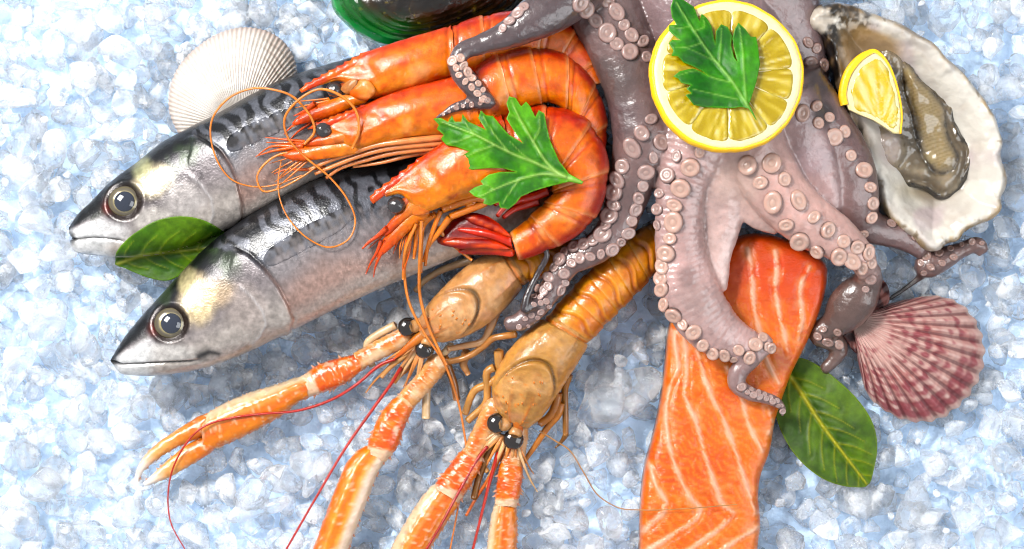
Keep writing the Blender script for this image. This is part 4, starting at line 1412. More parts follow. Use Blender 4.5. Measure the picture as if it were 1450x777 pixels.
row([(1144, 60), (1148, 88), (1166, 92), (1156, 68)], 7.5, 7, 2, 60)
row([(1262, 316), (1280, 322), (1296, 334)], 6, 5, 2, 40)
row([(1304, 372), (1312, 362), (1318, 378), (1330, 358), (1334, 372), (1346, 352), (1350, 364), (1362, 346), (1376, 342), (1390, 344), (1308, 386)], 5.5, 3.5, 2, 25)
row([(1166, 466), (1172, 484), (1186, 470), (1188, 488), (1158, 476)], 6, 5, 2, 30)
# small arm lying on the prawns
row([(742, 10), (734, 18), (722, 30), (712, 40)], 7.5, 6, 0, 165)
row([(641, 86), (652, 82), (646, 96), (656, 93), (650, 106), (662, 102), (659, 115), (668, 110), (668, 123), (677, 118), (676, 132), (684, 127), (684, 140)], 5, 4, 1, 176)
row([(690, 142), (680, 146), (668, 148), (656, 150), (646, 152), (636, 157), (628, 161), (662, 143), (648, 147)], 3.4, 2, 2, 172)
# curled tip on the salmon
row([(1050, 548), (1058, 555), (1067, 559), (1076, 562), (1085, 564), (1094, 568), (1102, 574), (1108, 582), (1064, 551), (1074, 555), (1083, 558), (1092, 562), (1100, 567), (1107, 574)], 4.4, 2.6, 0, 75)
print('suckers', _sn[0])
# ------------------------------------------------------------------ salmon fillet
M_SALMON = principled('salmon', rough=0.34, attr=True, spec=.35, coat=0.4, coat_rough=0.08, sss=0.15, sss_r=(1, .35, .18), sss_s=0.003,
                      bumps=((260, .5, .9, 5), (900, .5, .35, 2, (.5, 3.5, 1))))
ol = [(1021, 378), (1025, 356), (1040, 338), (1066, 330), (1096, 333), (1126, 343), (1150, 358), (1172, 374), (1173, 396), (1168, 422), (1158, 452), (1142, 490), (1122, 530),
      (1110, 562), (1099, 596), (1091, 640), (1078, 676), (1075, 705), (1078, 742), (1074, 778), (1072, 880), (985, 886), (903, 880), (907, 778), (908, 722), (914, 666), (928, 612), (938, 562), (944, 512), (949, 466), (966, 424), (992, 396)]
lines = [[(953, 468), (958, 500), (960, 522), (949, 548), (943, 572), (943, 593), (947, 627), (956, 660), (978, 705), (991, 719), (987, 733), (956, 755), (922, 777), (880, 800)],
         [(968, 470), (971, 496), (972, 540), (970, 560), (984, 593), (995, 633), (1007, 672), (1023, 714), (1038, 727), (1023, 744), (981, 775), (930, 805)],
         [(984, 480), (992, 515), (1007, 560), (1026, 599), (1042, 641), (1059, 694), (1070, 727)],
         [(1030, 520), (1048, 560), (1062, 605), (1079, 638)],
         [(918, 655), (931, 691), (943, 711), (940, 725), (911, 753)],
         [(1082, 742), (1050, 760), (1015, 782), (960, 815)], [(1078, 790), (1010, 830), (960, 855)],
         [(1058, 352), (1063, 372), (1066, 405), (1068, 438), (1075, 470), (1087, 514), (1102, 542)],
         [(1098, 356), (1101, 376), (1098, 408), (1106, 455), (1116, 502)],
         [(1146, 378), (1138, 392), (1133, 414), (1137, 449), (1130, 480)], [(1088, 580), (1095, 600), (1090, 612)]]
zs = 50
O = spline(np.array([at(x, y, zs)[:2] for x, y in ol]), 150, True)
OC = np.vstack([O, O[:1]])


def sal_z(q):
    d, _, _ = pdist(q, OC)
    xy = plan(np.c_[q, q[:, :1]], zs)
    z = 54 - 14 * np.exp(-(d / 3.5)) - 7 * np.exp(-d / 22.0) + 3.0 * fbm(q, 40, 3, 61) + 1.2 * fbm(q, 10, 3, 62)
    for l in lines:
        dl, al, _ = pdist(xy, l)
        z = z + 1.2 * np.exp(-(dl / 2.6) ** 2) - 1.6 * np.exp(-((dl - 5.0) / 2.6) ** 2)
    return z


V, F, xyg = sheet(O, 3.2, sal_z, 46)
xy = plan(V, zs)
n1 = fbm(xy, 60, 3, 63)
n2 = fbm(xy, 12, 3, 64)
red = sstep(480, 380, xy[:, 1] - .25 * (xy[:, 0] - 1050))
c = mix(hx('f0842a'), hx('e8721a'), sstep(-.3, .5, n1))
c = mix(c, hx('dc5a0c'), .75 * red)
c = mix(c, hx('f2925c'), .55 * sstep(600, 680, xy[:, 1] + 40 * n1) * sstep(1010, 1060, xy[:, 0]))
fib = np.sin((xy[:, 1] + .25 * xy[:, 0] + 7 * fbm(xy, 26, 2, 65)) / 4.6 * 2 * np.pi)
c = mix(c, hx('c84a08'), .35 * sstep(.2, .7, fbm(xy * np.array([.4, 1.6]), 9, 3, 67)))
c = mix(c, hx('f8a868'), .5 * sstep(.0, 1, fib + .7 * n2) * sstep(.9, .1, red))
for i, l in enumerate(lines):
    ls = spline(np.array(l, float), 70)
    dl, al, _ = pdist(xy, ls)
    wd = (2.3 if i not in (7, 8, 9) else 1.9) * (1 + 1.1 * n2 + .5 * np.sin(al * 23 + i))
    c = mix(c, hx('f8b890'), .5 * np.exp(-(dl / (np.abs(wd) * 2.4 + .5)) ** 2))
    c = mix(c, hx('fad4be'), .66 * sstep(np.abs(wd) * 1.3 + .6, np.abs(wd) * .3, dl))
c = mix(c, hx('f0a070'), .6 * sstep(-2, -12, V[:, 2] - 40))
sal = obj('salmon_fillet', V, F, M_SALMON, None, c)
tag(sal, 'raw orange salmon fillet with white fat lines under an octopus arm', 'salmon')

# ------------------------------------------------------------------ leaves
M_LEAF = principled('leaf', rough=0.48, attr=True, spec=.35, coat=0.0, coat_rough=0.2, sss=0.08, sss_r=(.5, 1, .2), sss_s=0.002,
                    bumps=((420, .35, .5, 4), (120, .25, 1.0, 2)), mottle=(170, .2))


def make_leaf(name, outline, zref, zf, veins, cols, label, cat, parent_parts=(), step=1.9, serr=None, thick=1.8, vein_w=1.3, closed_n=0):
    O = np.array([at(x, y, zref)[:2] for x, y in outline])
    if closed_n:
        O = spline(O, closed_n, True)
    V, F, xyg = sheet(O, step, lambda q: zf(plan(np.c_[q, q[:, :1]], zref), q), thick)
    xy = plan(V, zref)
    base, lite, vein, edge = [hx(k) for k in cols]
    n1 = fbm(xy, 34, 4, 90)
    c = mix(base, lite, sstep(-.3, .5, n1))
    c = c * (1 + .22 * fbm(xy, 7, 3, 95) + .10 * noise(xy, 2.2, 96))[:, None]
    d0, _, _ = pdist(V[:, :2], np.vstack([O, O[:1]]))
    for (l, wv, strength) in veins:
        ls = spline(np.array(l, float), 40) if len(l) > 2 else np.array(l, float)
        d, a, _ = pdist(xy, ls)
        ww = wv * (1 - .75 * a)
        c = mix(c, vein, strength * np.exp(-(d / (ww + .4)) ** 2))
        V[:, 2] += (1.2 * np.exp(-(d / (ww + .8)) ** 2) - 1.0 * np.exp(-((d - 4) / 3) ** 2)) * (wv / 2.0)
    c = mix(c, edge, .8 * sstep(2.2, .3, d0))
    o = obj(name, V, F, M_LEAF, None, c)
    tag(o, label, cat)
    return o


def subveins(mid, n, length, ang, wv, st, t0=.1, t1=.92):
    out = []
    P = spline(np.array(mid, float), 60)
    for k in range(n):
        i = int((t0 + (t1 - t0) * k / (n - 1)) * 58)
        p, d = P[i], P[i + 1] - P[i]
        d = d / np.linalg.norm(d)
        Lk = length * (1 - .62 * abs(k / (n - 1) - .40))
        for s in (-1, 1):
            a = ang * s
            r = np.array([d[0] * math.cos(a) - d[1] * math.sin(a), d[0] * math.sin(a) + d[1] * math.cos(a)])
            a2 = a * .7
            r2 = np.array([d[0] * math.cos(a2) - d[1] * math.sin(a2), d[0] * math.sin(a2) + d[1] * math.cos(a2)])
            out.append(([tuple(p), tuple(p + r * Lk * .5), tuple(p + r * Lk * .5 + r2 * Lk * .5)], wv, st))
    return out


mid1 = [(160, 374), (195, 363), (240, 357), (285, 352), (320, 346)]
o1 = [(159, 374), (166, 358), (180, 342), (200, 327), (226, 313), (256, 307), (285, 310), (305, 319), (318, 330), (322, 344), (300, 356), (278, 372), (258, 386), (236, 397), (214, 395), (190, 387), (172, 379)]
make_leaf('bay_leaf', o1, 55, lambda xy, q: np.maximum(40 + 8 * sstep(160, 260, xy[:, 0]) - 14 * sstep(330, 392, xy[:, 1]), drape(bv_up, q, -99) + 3) + 1.5 * fbm(xy, 30, 2, 7),
          [(mid1, 2.2, .85)] + subveins(mid1, 6, 46, .75, .9, .35), ('456c14', '6a8c22', 'c0c468', '7aa038'),
          'small glossy green bay leaf tucked between the two fish heads', 'leaf', closed_n=70)
mid2 = [(1110, 520), (1135, 555), (1162, 598), (1196, 644), (1230, 688)]
o2 = [(1104, 530), (1122, 508), (1140, 508), (1160, 518), (1190, 541), (1219, 571), (1236, 600), (1242, 630), (1238, 662), (1230, 688), (1210, 690), (1190, 687), (1162, 676), (1131, 650), (1111, 620), (1100, 590), (1098, 560)]
make_leaf('bay_leaf', o2, 24, lambda xy, q: 22 + 8 * np.sin((xy[:, 0] + xy[:, 1]) / 70.0) - .0016 * ((xy[:, 0] - 1165) ** 2 + (xy[:, 1] - 600) ** 2) * .3 - 5 * np.exp(-(pdist(xy, mid2)[0] / 14) ** 2) + 1.5 * fbm(xy, 30, 2, 9),
          [(mid2, 3.0, .9)] + subveins(mid2, 7, 66, .72, 1.0, .35), ('42600f', '688420', 'c4bc50', '8aa23c'),
          'large green bay leaf beside the salmon under the scallop shell', 'leaf', closed_n=80)
# parsley on the prawns
p2 = [(826, 257), (806, 246), (792, 228), (779, 198), (774, 176), (771, 160), (763, 155), (758, 165), (751, 150), (745, 143), (738, 150), (730, 138), (721, 136), (717, 146), (721, 158), (717, 168), (727, 184), (740, 202),
      (720, 190), (708, 176), (698, 164), (688, 163), (681, 156), (677, 167), (688, 184), (672, 176), (663, 172), (655, 161), (653, 172), (644, 172), (640, 163), (634, 172), (624, 166), (613, 167), (621, 176), (618, 182), (628, 190), (624, 196), (632, 205), (645, 207), (664, 214), (648, 224), (655, 228), (654, 236), (668, 240), (690, 238), (712, 238), (731, 243),
      (708, 243), (692, 247), (680, 256), (684, 261), (672, 265), (664, 271), (672, 278), (686, 282), (684, 288), (694, 291), (706, 286), (708, 294), (720, 296), (730, 288), (738, 278), (756, 270), (776, 264), (806, 257), (824, 261)]
stemb = (800, 250)
v2 = [([(824, 258), stemb, (776, 232), (755, 200), (735, 165), (724, 142)], 2.2, .75), ([stemb, (762, 232), (720, 215), (675, 192), (625, 172)], 2.0, .7), ([stemb, (770, 246), (735, 254), (700, 268), (680, 278)], 1.8, .7),
      ([(720, 215), (700, 190), (684, 164)], 1.0, .5), ([(690, 200), (668, 186), (655, 168)], .9, .5), ([(700, 206), (672, 216), (652, 226)], .9, .5), ([(670, 192), (648, 200), (632, 203)], .8, .45), ([(755, 200), (764, 182), (764, 162)], .9, .5), ([(740, 175), (730, 165), (720, 160)], .8, .4), ([(735, 254), (722, 272), (712, 288)], .9, .5), ([(700, 268), (690, 262), (682, 260)], .7, .4), ([(762, 232), (740, 218), (722, 200)], .8, .4)]
par_a = make_leaf('parsley_sprig', p2, 180, lambda xy, q: 177 + 5 * np.sin(xy[:, 0] / 26.0) + 4 * np.sin((xy[:, 1] - .4 * xy[:, 0]) / 17.0) + 3 * fbm(xy, 24, 3, 5) - 3 * sstep(640, 612, xy[:, 0]) * 3,
          v2, ('3c7c16', '6cae2e', 'b4d484', '80b844'), 'bright green parsley leaf lying across the prawns', 'parsley', step=1.9, thick=1.0)
# parsley on the lemon
z1 = lambda pts: [(x / 2.989 + 780, y / 2.989) for x, y in pts]
p1 = z1([(868, 512), (835, 460), (805, 452), (770, 458), (720, 456), (650, 455), (602, 446), (585, 425), (566, 405), (592, 396), (570, 378), (592, 362), (548, 352), (538, 335), (516, 325), (545, 302), (600, 290), (640, 304), (668, 322), (640, 300), (600, 280), (560, 266), (535, 240), (508, 238), (517, 216), (498, 184), (512, 170), (548, 172), (520, 150), (498, 130), (500, 106), (532, 104), (512, 72), (506, 30), (520, -8), (545, -12), (575, 8), (606, 26), (618, 58), (630, 88), (640, 54), (662, 74), (682, 110), (690, 152), (698, 186), (700, 130), (722, 100), (750, 112), (768, 148), (765, 190), (776, 240), (790, 262), (778, 210), (770, 160), (780, 120), (796, 94), (826, 122), (848, 152), (872, 152), (880, 200), (886, 270), (872, 340), (852, 402), (838, 440), (850, 466), (868, 506)])
v1 = [(z1([(862, 510), (820, 430), (770, 350), (712, 275), (640, 180), (580, 90), (530, 10)]), 2.2, .75), (z1([(826, 445), (822, 380), (816, 300), (812, 200), (800, 110)]), 1.4, .6), (z1([(770, 350), (690, 330), (620, 300), (540, 320)]), 1.0, .5), (z1([(712, 275), (720, 200), (724, 120)]), 1.1, .5), (z1([(790, 420), (700, 400), (600, 380)]), 1.0, .5), (z1([(640, 180), (580, 200), (515, 200)]), .9, .5), (z1([(610, 130), (650, 110), (645, 70)]), .8, .5), (z1([(590, 110), (540, 120), (510, 110)]), .8, .4), (z1([(700, 260), (640, 230), (560, 200)]), .8, .4)]
# ------------------------------------------------------------------ lemon slice
M_RIND = principled('lemon_rind', (0.80, 0.44, 0.006), 0.38, coat=0.25, sss=0.15, sss_r=(1, .7, .1), sss_s=0.002, bumps=((900, .5, .5, 2),))
M_PITH = principled('lemon_pith', (0.66, 0.55, 0.28), 0.45, sss=0.3, sss_r=(1, .8, .4), sss_s=0.003, bumps=((500, .3, .4, 4),), mottle=(260, .08))
M_PULP = principled('lemon_pulp', rough=0.14, attr=True, coat=0.7, coat_rough=0.05, sss=0.45, sss_r=(1, .8, .15), sss_s=0.004, bumps=((420, .35, .6, 2),))
LZ = 166
ln = np.array([0.13, 0.12, 1.0])
ln /= np.linalg.norm(ln)
lx = np.cross([0, 1, 0], ln); lx /= np.linalg.norm(lx)
ly = np.cross(ln, lx)
LC = at(1029, 108, LZ)
LM = np.stack([lx, ly, ln], 1)


def on_lemon(P):
    return np.asarray(P) @ LM.T + LC


def lathe_ring(prof, na, wob=None):
    a = np.arange(na) / na * 2 * np.pi
    k = 1 + (wob(a) if wob else 0 * a)
    V = np.stack([prof[:, 0][:, None] * np.cos(a) * k, prof[:, 0][:, None] * np.sin(a) * k, prof[:, 1][:, None] + 0 * a], -1).reshape(-1, 3)
    return V, quads(len(prof), na, True)


lemon = empty('lemon_slice', LC - np.array([0, 0, 12]), 'round lemon slice with parsley on it, lying on the octopus', 'lemon')
RL = 105.5
wob = lambda a: .012 * np.sin(2 * a + .6) + .006 * np.sin(5 * a) + .003 * np.sin(17 * a)
th = 9.5
prof = np.array([(.955, th), (.968, th + .6), (.985, th - .8), (1.0, th * .45), (1.008, 0), (1.0, -th * .6), (.97, -th), (.93, -th), (.94, 0), (.955, th)]) * np.array([RL, 1])
V, F = lathe_ring(prof, 140, wob)
V = V * (1 + .0 * V) + np.c_[V[:, :2] * (.006 * noise(V, 4, 3))[:, None], 0 * V[:, 0]]
obj('rind', on_lemon(V), F[:, ::-1], M_RIND, lemon)
prof = np.array([(0.0, th - 1.3), (.3, th - 1.3), (.6, th - 1.3), (.84, th - 1.2), (.89, th - .6), (.956, th + .2), (.956, -th + 1), (0, -th + 1)]) * np.array([RL, 1])
V, F = lathe_ring(prof, 120, wob)
V[:, 2] += .5 * fbm(V, 8, 3, 4) * (V[:, 2] > 0)
obj('pith', on_lemon(V), F[:, ::-1], M_PITH, lemon)
bounds = np.radians([-91, -64 + 12, -23, 7, 48, 85, 122, 160, 196, 233, 269])
for k in range(len(bounds) - 1):
    a0, a1 = bounds[k] + .014, bounds[k + 1] - .014
    n = 9
    arc = np.linspace(a0, a1, n)
    rr_ = .865 + .012 * np.sin(k * 2.3)
    out = [(.06 * math.cos((a0 + a1) / 2), .06 * math.sin((a0 + a1) / 2))]
    out += [(.45 * math.cos(a0 + .0), .45 * math.sin(a0))]
    for i, a in enumerate(arc):
        r2 = rr_ * (1 - .05 * abs(2 * i / (n - 1) - 1) ** 6)
        out.append((r2 * math.cos(a), r2 * math.sin(a)))
    out += [(.45 * math.cos(a1), .45 * math.sin(a1))]
    Oq = spline(np.array(out) * RL, 60, True)
    Oc = np.vstack([Oq, Oq[:1]])

    def zf(q, Oc=Oc):
        d, _, _ = pdist(q, Oc)
        an = np.arctan2(q[:, 1], q[:, 0])
        rad = np.hypot(q[:, 0], q[:, 1])
        ves = noise(np.c_[an * 60 / 5.5, rad / 26.0], 1.0, 8 + k)
        return th - 1.0 + 1.0 * sstep(0, 4, d) + .8 * ves * sstep(1, 6, d)
    V, F, q = sheet(Oq, 3.0, zf, 5)
    an = np.arctan2(q[:, 1], q[:, 0])
    rad = np.hypot(q[:, 0], q[:, 1])
    ves = noise(np.c_[an * 60 / 3.0, rad / 20.0], 1.0, 28 + k)
    cc = mix(hx('c8b03c'), hx('f0dc7c'), sstep(-.5, .8, ves + .4 * fbm(q, 20, 2, k)))
    cc = mix(cc, hx('f6ecbc'), .7 * sstep(.5, .9, ves))
    obj('segment', on_lemon(V), F, M_PULP, lemon, cc)
par_b = make_leaf('parsley_sprig', p1, LZ + 16, lambda xy, q: LC[2] + th + 4.5 - (q[:, 0] - LC[0]) * ln[0] - (q[:, 1] - LC[1]) * ln[1] + 3.5 * np.sin(xy[:, 0] / 15.0) + 2.5 * np.sin((xy[:, 1] + .5 * xy[:, 0]) / 12.0) + 2 * fbm(xy, 20, 3, 5) + 3,
          v1, ('2a7014', '549c24', 'a4d07c', '68ac38'), 'deep green parsley leaf lying on the round lemon slice', 'parsley', step=1.9, thick=1.0)

# ------------------------------------------------------------------ oyster with lemon wedge
M_NACRE = principled('oyster_shell', rough=0.32, attr=True, coat=0.25, coat_rough=0.2, bumps=((300, .4, .8, 5), (90, .3, 1.5, 3)))
M_FLESH = principled('oyster_flesh', rough=0.13, attr=True, coat=0.9, coat_rough=0.05, sss=0.35, sss_r=(1, .7, .4), sss_s=0.003, bumps=((380, .4, .7, 4),))
z2 = lambda pts: [(x / 2.045 + 1120, y / 2.045) for x, y in pts]
oo = z2([(42, 62), (52, 34), (80, 16), (120, 14), (150, 18), (190, 26), (230, 42), (270, 54), (310, 68), (355, 94), (400, 122), (445, 160), (490, 202), (520, 236), (548, 272), (572, 306), (592, 342), (606, 376), (616, 412), (608, 440), (612, 470), (624, 505), (622, 545), (610, 575), (612, 602), (590, 628), (566, 642), (530, 656), (500, 672), (482, 696), (452, 706), (430, 724), (408, 727), (382, 716), (352, 682), (320, 664), (290, 640), (272, 612), (258, 578), (248, 545), (238, 516), (218, 478), (200, 440), (180, 398), (160, 358), (146, 326), (138, 296), (128, 260), (122, 220), (110, 180), (98, 150), (88, 118), (72, 96), (52, 88)])
flesh = z2([(262, 138), (300, 128), (335, 152), (385, 206), (430, 244), (465, 288), (474, 345), (490, 388), (517, 424), (516, 470), (492, 522), (460, 556), (424, 560), (390, 536), (340, 524), (290, 502), (252, 452), (216, 396), (192, 338), (206, 280), (236, 200)])
zo = 46
O = spline(np.array([at(x, y, zo)[:2] for x, y in oo]), 190, True)
dO = O - O.mean(0)
O = O + dO / np.linalg.norm(dO, axis=1, keepdims=True) * (1.6 * noise(np.c_[np.arange(190), np.zeros(190)], 5, 4))[:, None]
OC = np.vstack([O, O[:1]])
flesh = [(1292 + (x - 1292) * 1.10, 172 + (y - 172) * 1.07) for x, y in flesh]
FO = spline(np.array([at(x, y, zo)[:2] for x, y in flesh]), 120, True)


def oy_z(q):
    d, _, _ = pdist(q, OC)
    xy = plan(np.c_[q, q[:, :1]], zo)
    knob = sstep(60, 20, np.hypot(xy[:, 0] - 1160, xy[:, 1] - 26))
    t = sstep(6, 62, d)
    z = 58 - 42 * t - 16 * np.exp(-d / 4.0) + 3.4 * np.sin(d / 4.2 + 3.0 * fbm(q, 26, 2, 3)) * np.exp(-d / 22) + 4.0 * fbm(q, 16, 5, 6) * (1 - .7 * t)
    z = z + knob * (12 + 6 * fbm(q, 10, 3, 8))
    return z + 26 * sstep(240, 60, np.hypot(xy[:, 0] - 1160, xy[:, 1] - 30))


V, F, q = sheet(O, 2.3, oy_z, 34)
V[len(V) // 2:, 2] = np.minimum(V[len(V) // 2:, 2], 22 - .0 * V[len(V) // 2:, 2])
xy = plan(V, zo)
d, _, _ = pdist(V[:, :2], OC)
n1 = fbm(xy, 30, 4, 11)
n2 = fbm(xy, 8, 3, 12)
c = mix(hx('f0ebe2'), hx('dcd4cc'), sstep(-.2, .6, n1))
c = mix(c, hx('c9b4bc'), .45 * sstep(.1, .5, fbm(xy, 44, 2, 15)))
c = mix(c, hx('c0a478'), .9 * sstep(9, 1, d + 5 * n2) * sstep(-.4, .2, n1 + .2))
c = mix(c, hx('8a7450'), .8 * sstep(.30, .6, n2) * sstep(18, 3, d))
c = mix(c, hx('a8926c'), .7 * sstep(.55, .95, np.sin(d / 4.2 + 3.0 * fbm(V[:, :2], 26, 2, 3) + 1.5)) * np.exp(-d / 14) * sstep(-.3, .2, n1))
left = sstep(26, 8, d) * sstep(1232, 1196, xy[:, 0] - .1 * xy[:, 1] + 8 * n1) * sstep(250, 200, xy[:, 1])
c = mix(c, hx('7a6244'), .9 * left)
c = mix(c, hx('231d1a'), left * sstep(-.05, .35, fbm(xy * np.array([1.0, .35]), 9, 3, 16)))
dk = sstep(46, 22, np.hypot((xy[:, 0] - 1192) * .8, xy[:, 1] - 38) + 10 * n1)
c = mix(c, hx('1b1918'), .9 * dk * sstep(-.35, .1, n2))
c = mix(c, hx('9a8468'), .7 * sstep(24, 12, np.hypot(xy[:, 0] - 1206, xy[:, 1] - 22) + 8 * n2) * sstep(-.1, .3, n2))
kn = np.hypot(xy[:, 0] - 1156, xy[:, 1] - 31)
c = mix(c, hx('ddd4c8'), .95 * sstep(20, 14, kn + 4 * n2))
pl = sstep(52, 30, np.hypot((xy[:, 0] - 1222) * .8, (xy[:, 1] - 78)) + 8 * n1) * sstep(16, 26, d)
c = mix(c, hx('b59a72'), .85 * pl)
c = mix(c, hx('cbb890'), .6 * sstep(12, 26, d) * np.exp(-((xy[:, 0] - 1310) / 40) ** 2 - ((xy[:, 1] - 268) / 14) ** 2))
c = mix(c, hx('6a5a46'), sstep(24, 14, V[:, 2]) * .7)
oyster = empty('oyster', np.r_[V[:, :2].mean(0), V[:, 2].min()], 'open oyster on half shell holding a lemon wedge', 'oyster')
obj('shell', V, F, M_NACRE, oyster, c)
oy_b = bvh_of(V, F)
FC = np.vstack([FO, FO[:1]])
inner = z2([(330, 170), (380, 230), (420, 270), (446, 310), (452, 370), (470, 420), (486, 450), (470, 490), (430, 500), (400, 470), (370, 400), (350, 320), (330, 260)])
IN = spline(np.array([at(x, y, zo)[:2] for x, y in inner]), 80, True)
INC = np.vstack([IN, IN[:1]])


def fl_z(q):
    d, _, _ = pdist(q, FC)
    di, ai, _ = pdist(q, INC)
    ins = inpoly(q, IN)
    xy = plan(np.c_[q, q[:, :1]], zo)
    z = 20 + 14 * sstep(0, 22, d) + 5 * np.exp(-((d - 5) / 4) ** 2) * (1 + .6 * np.sin(ai * 60)) + 3.5 * fbm(q, 16, 3, 21)
    z = z + np.where(ins, 7 * sstep(0, 16, di), -4 * np.exp(-(di / 5) ** 2))
    z = z + 24 * sstep(240, 60, np.hypot(xy[:, 0] - 1160, xy[:, 1] - 30))
    z = z + 9 * sstep(26, 12, np.hypot((xy[:, 0] - 1262), (xy[:, 1] - 212) * .8))
    return z


V, F, q = sheet(FO, 2.0, fl_z, 12)
xy = plan(V, zo)
d, _, _ = pdist(V[:, :2], FC)
di, ai, _ = pdist(V[:, :2], INC)
ins = inpoly(V[:, :2], IN)
n1 = fbm(xy, 22, 4, 31)
n2 = fbm(xy, 7, 3, 32)
c = mix(hx('7e7260'), hx('ac9e88'), sstep(-.3, .5, n1))
gl = np.sin((xy[:, 1] + .35 * xy[:, 0] + 4 * n1) / 5.2 * 2 * np.pi)
c = mix(c, mix(np.tile(hx('b8a684'), (len(V), 1)), hx('94825e'), sstep(-.3, .9, gl) * .6), np.where(ins, sstep(0, 10, di), 0))
c = mix(c, hx('c8b890'), .5 * np.where(ins, 1, 0) * sstep(.2, .6, fbm(xy, 20, 2, 39)))
c = mix(c, hx('14100c'), .95 * sstep(9, 3, d + 3.5 * n2) * sstep(1215, 1245, xy[:, 0] + .3 * (xy[:, 1] - 150)))
c = mix(c, hx('2a221a'), .7 * np.exp(-(di / 3.2) ** 2) * sstep(-.5, .2, n2))
c = mix(c, hx('5b4a30'), .6 * np.exp(-((d - 12) / 5) ** 2))
c = mix(c, hx('b9ada6'), .9 * sstep(24, 12, np.hypot((xy[:, 0] - 1258), (xy[:, 1] - 208) * .75) + 3 * n2))
c = mix(c, hx('2a2622'), .7 * sstep(.2, .5, n2) * sstep(1300, 1270, xy[:, 0]) * sstep(215, 240, xy[:, 1]))
obj('flesh', V, F, M_FLESH, oyster, c)

wo = z2([(142, 300), (139, 276), (146, 232), (162, 196), (188, 164), (216, 146), (242, 138), (262, 150), (284, 178), (304, 224), (318, 276), (326, 330), (322, 388), (300, 386), (270, 366), (240, 346), (200, 332), (166, 318)])
ZW = 92
wz = lambda q: ZW + .18 * (at(1215, 110, ZW)[0] - q[:, 0]) * .6
WO = spline(np.array([at(x, y, ZW)[:2] for x, y in wo]), 90, True)
wedge = empty('lemon_wedge', np.r_[WO.mean(0), ZW - 24], 'cut lemon wedge sitting in the open oyster', 'lemon')
arcp = np.array([at(x, y, ZW)[:2] for x, y in z2([(146, 306), (140, 276), (147, 232), (163, 196), (190, 165), (217, 148), (243, 141), (264, 154), (286, 182), (305, 226), (319, 278), (326, 334), (322, 386)])])
A = spline(arcp, 70)
tg = np.gradient(A, axis=0)
tg /= np.linalg.norm(tg, axis=1, keepdims=True)
nr = np.c_[tg[:, 1], -tg[:, 0]]
cen = WO.mean(0)
sgn = np.sign(np.sum(nr * (cen - A)))
nr = nr * sgn                                       # towards the middle
tt = np.linspace(0, 1, 70)
wr = 8.0 * (1 - .78 * sstep(.25, .6, tt)) + 1.2
secs = []
for (o_, z_) in [(1, 1.2), (.45, 1.8), (0, .5), (-.12, -6), (0, -16), (.6, -20), (1, -18)]:
    secs.append(np.c_[A + nr * (wr * o_)[:, None], wz(A) + z_])
V = np.stack(secs, 1).reshape(-1, 3)
obj('rind', V, quads(70, 7)[:, ::-1] if sgn > 0 else quads(70, 7), M_RIND, wedge)
IO = np.vstack([A + nr * (wr * .85)[:, None], np.array([at(x, y, ZW)[:2] for x, y in z2([(300, 384), (270, 364), (240, 346), (200, 331), (168, 316)])])])
V, F, q = sheet(IO, 4, lambda q: wz(q) + .4 * fbm(q, 8, 2, 2), 19)
obj('pith', V, F, M_PITH, wedge)
apex = np.array([at(x, y, ZW)[:2] for x, y in z2([(300, 372), (262, 352), (225, 330), (188, 316)])])
cut = spline(np.vstack([A[6:64] + nr[6:64] * (wr[6:64] + 6.5 - 4.0 * sstep(.35, .6, tt[6:64]))[:, None], apex]), 80, True)
mid_ = at(*z2([(262, 372)])[0], ZW)[:2]


def pulp_z(q):
    d, _, _ = pdist(q, np.vstack([cut, cut[:1]]))
    an = np.arctan2(q[:, 1] - mid_[1], q[:, 0] - mid_[0])
    rad = np.hypot(q[:, 1] - mid_[1], q[:, 0] - mid_[0])
    return wz(q) - .5 + 2.0 * sstep(0, 5, d) + .9 * noise(np.c_[an * 12, rad / 22], 1, 5)


V, F, q = sheet(cut, 2.8, pulp_z, 5)
an = np.arctan2(q[:, 1] - mid_[1], q[:, 0] - mid_[0])
rad = np.hypot(q[:, 1] - mid_[1], q[:, 0] - mid_[0])
ves = noise(np.c_[an * 14, rad / 18], 1, 15)
obj('pulp', V, F, M_PULP, wedge, mix(hx('f0d65c'), hx('fbf0b4'), sstep(-.5, .7, ves)))

# ------------------------------------------------------------------ shells
M_SHELL = principled('ribbed_shell', rough=0.5, attr=True, coat=0.12, coat_rough=0.3, bumps=((500, .35, .5, 4),), mottle=(300, .08))
M_MUSSEL = principled('mussel_shell', rough=0.24, attr=True, coat=0.6, coat_rough=0.08, bumps=((220, .3, .7, 4), (700, .3, .4, 3)))


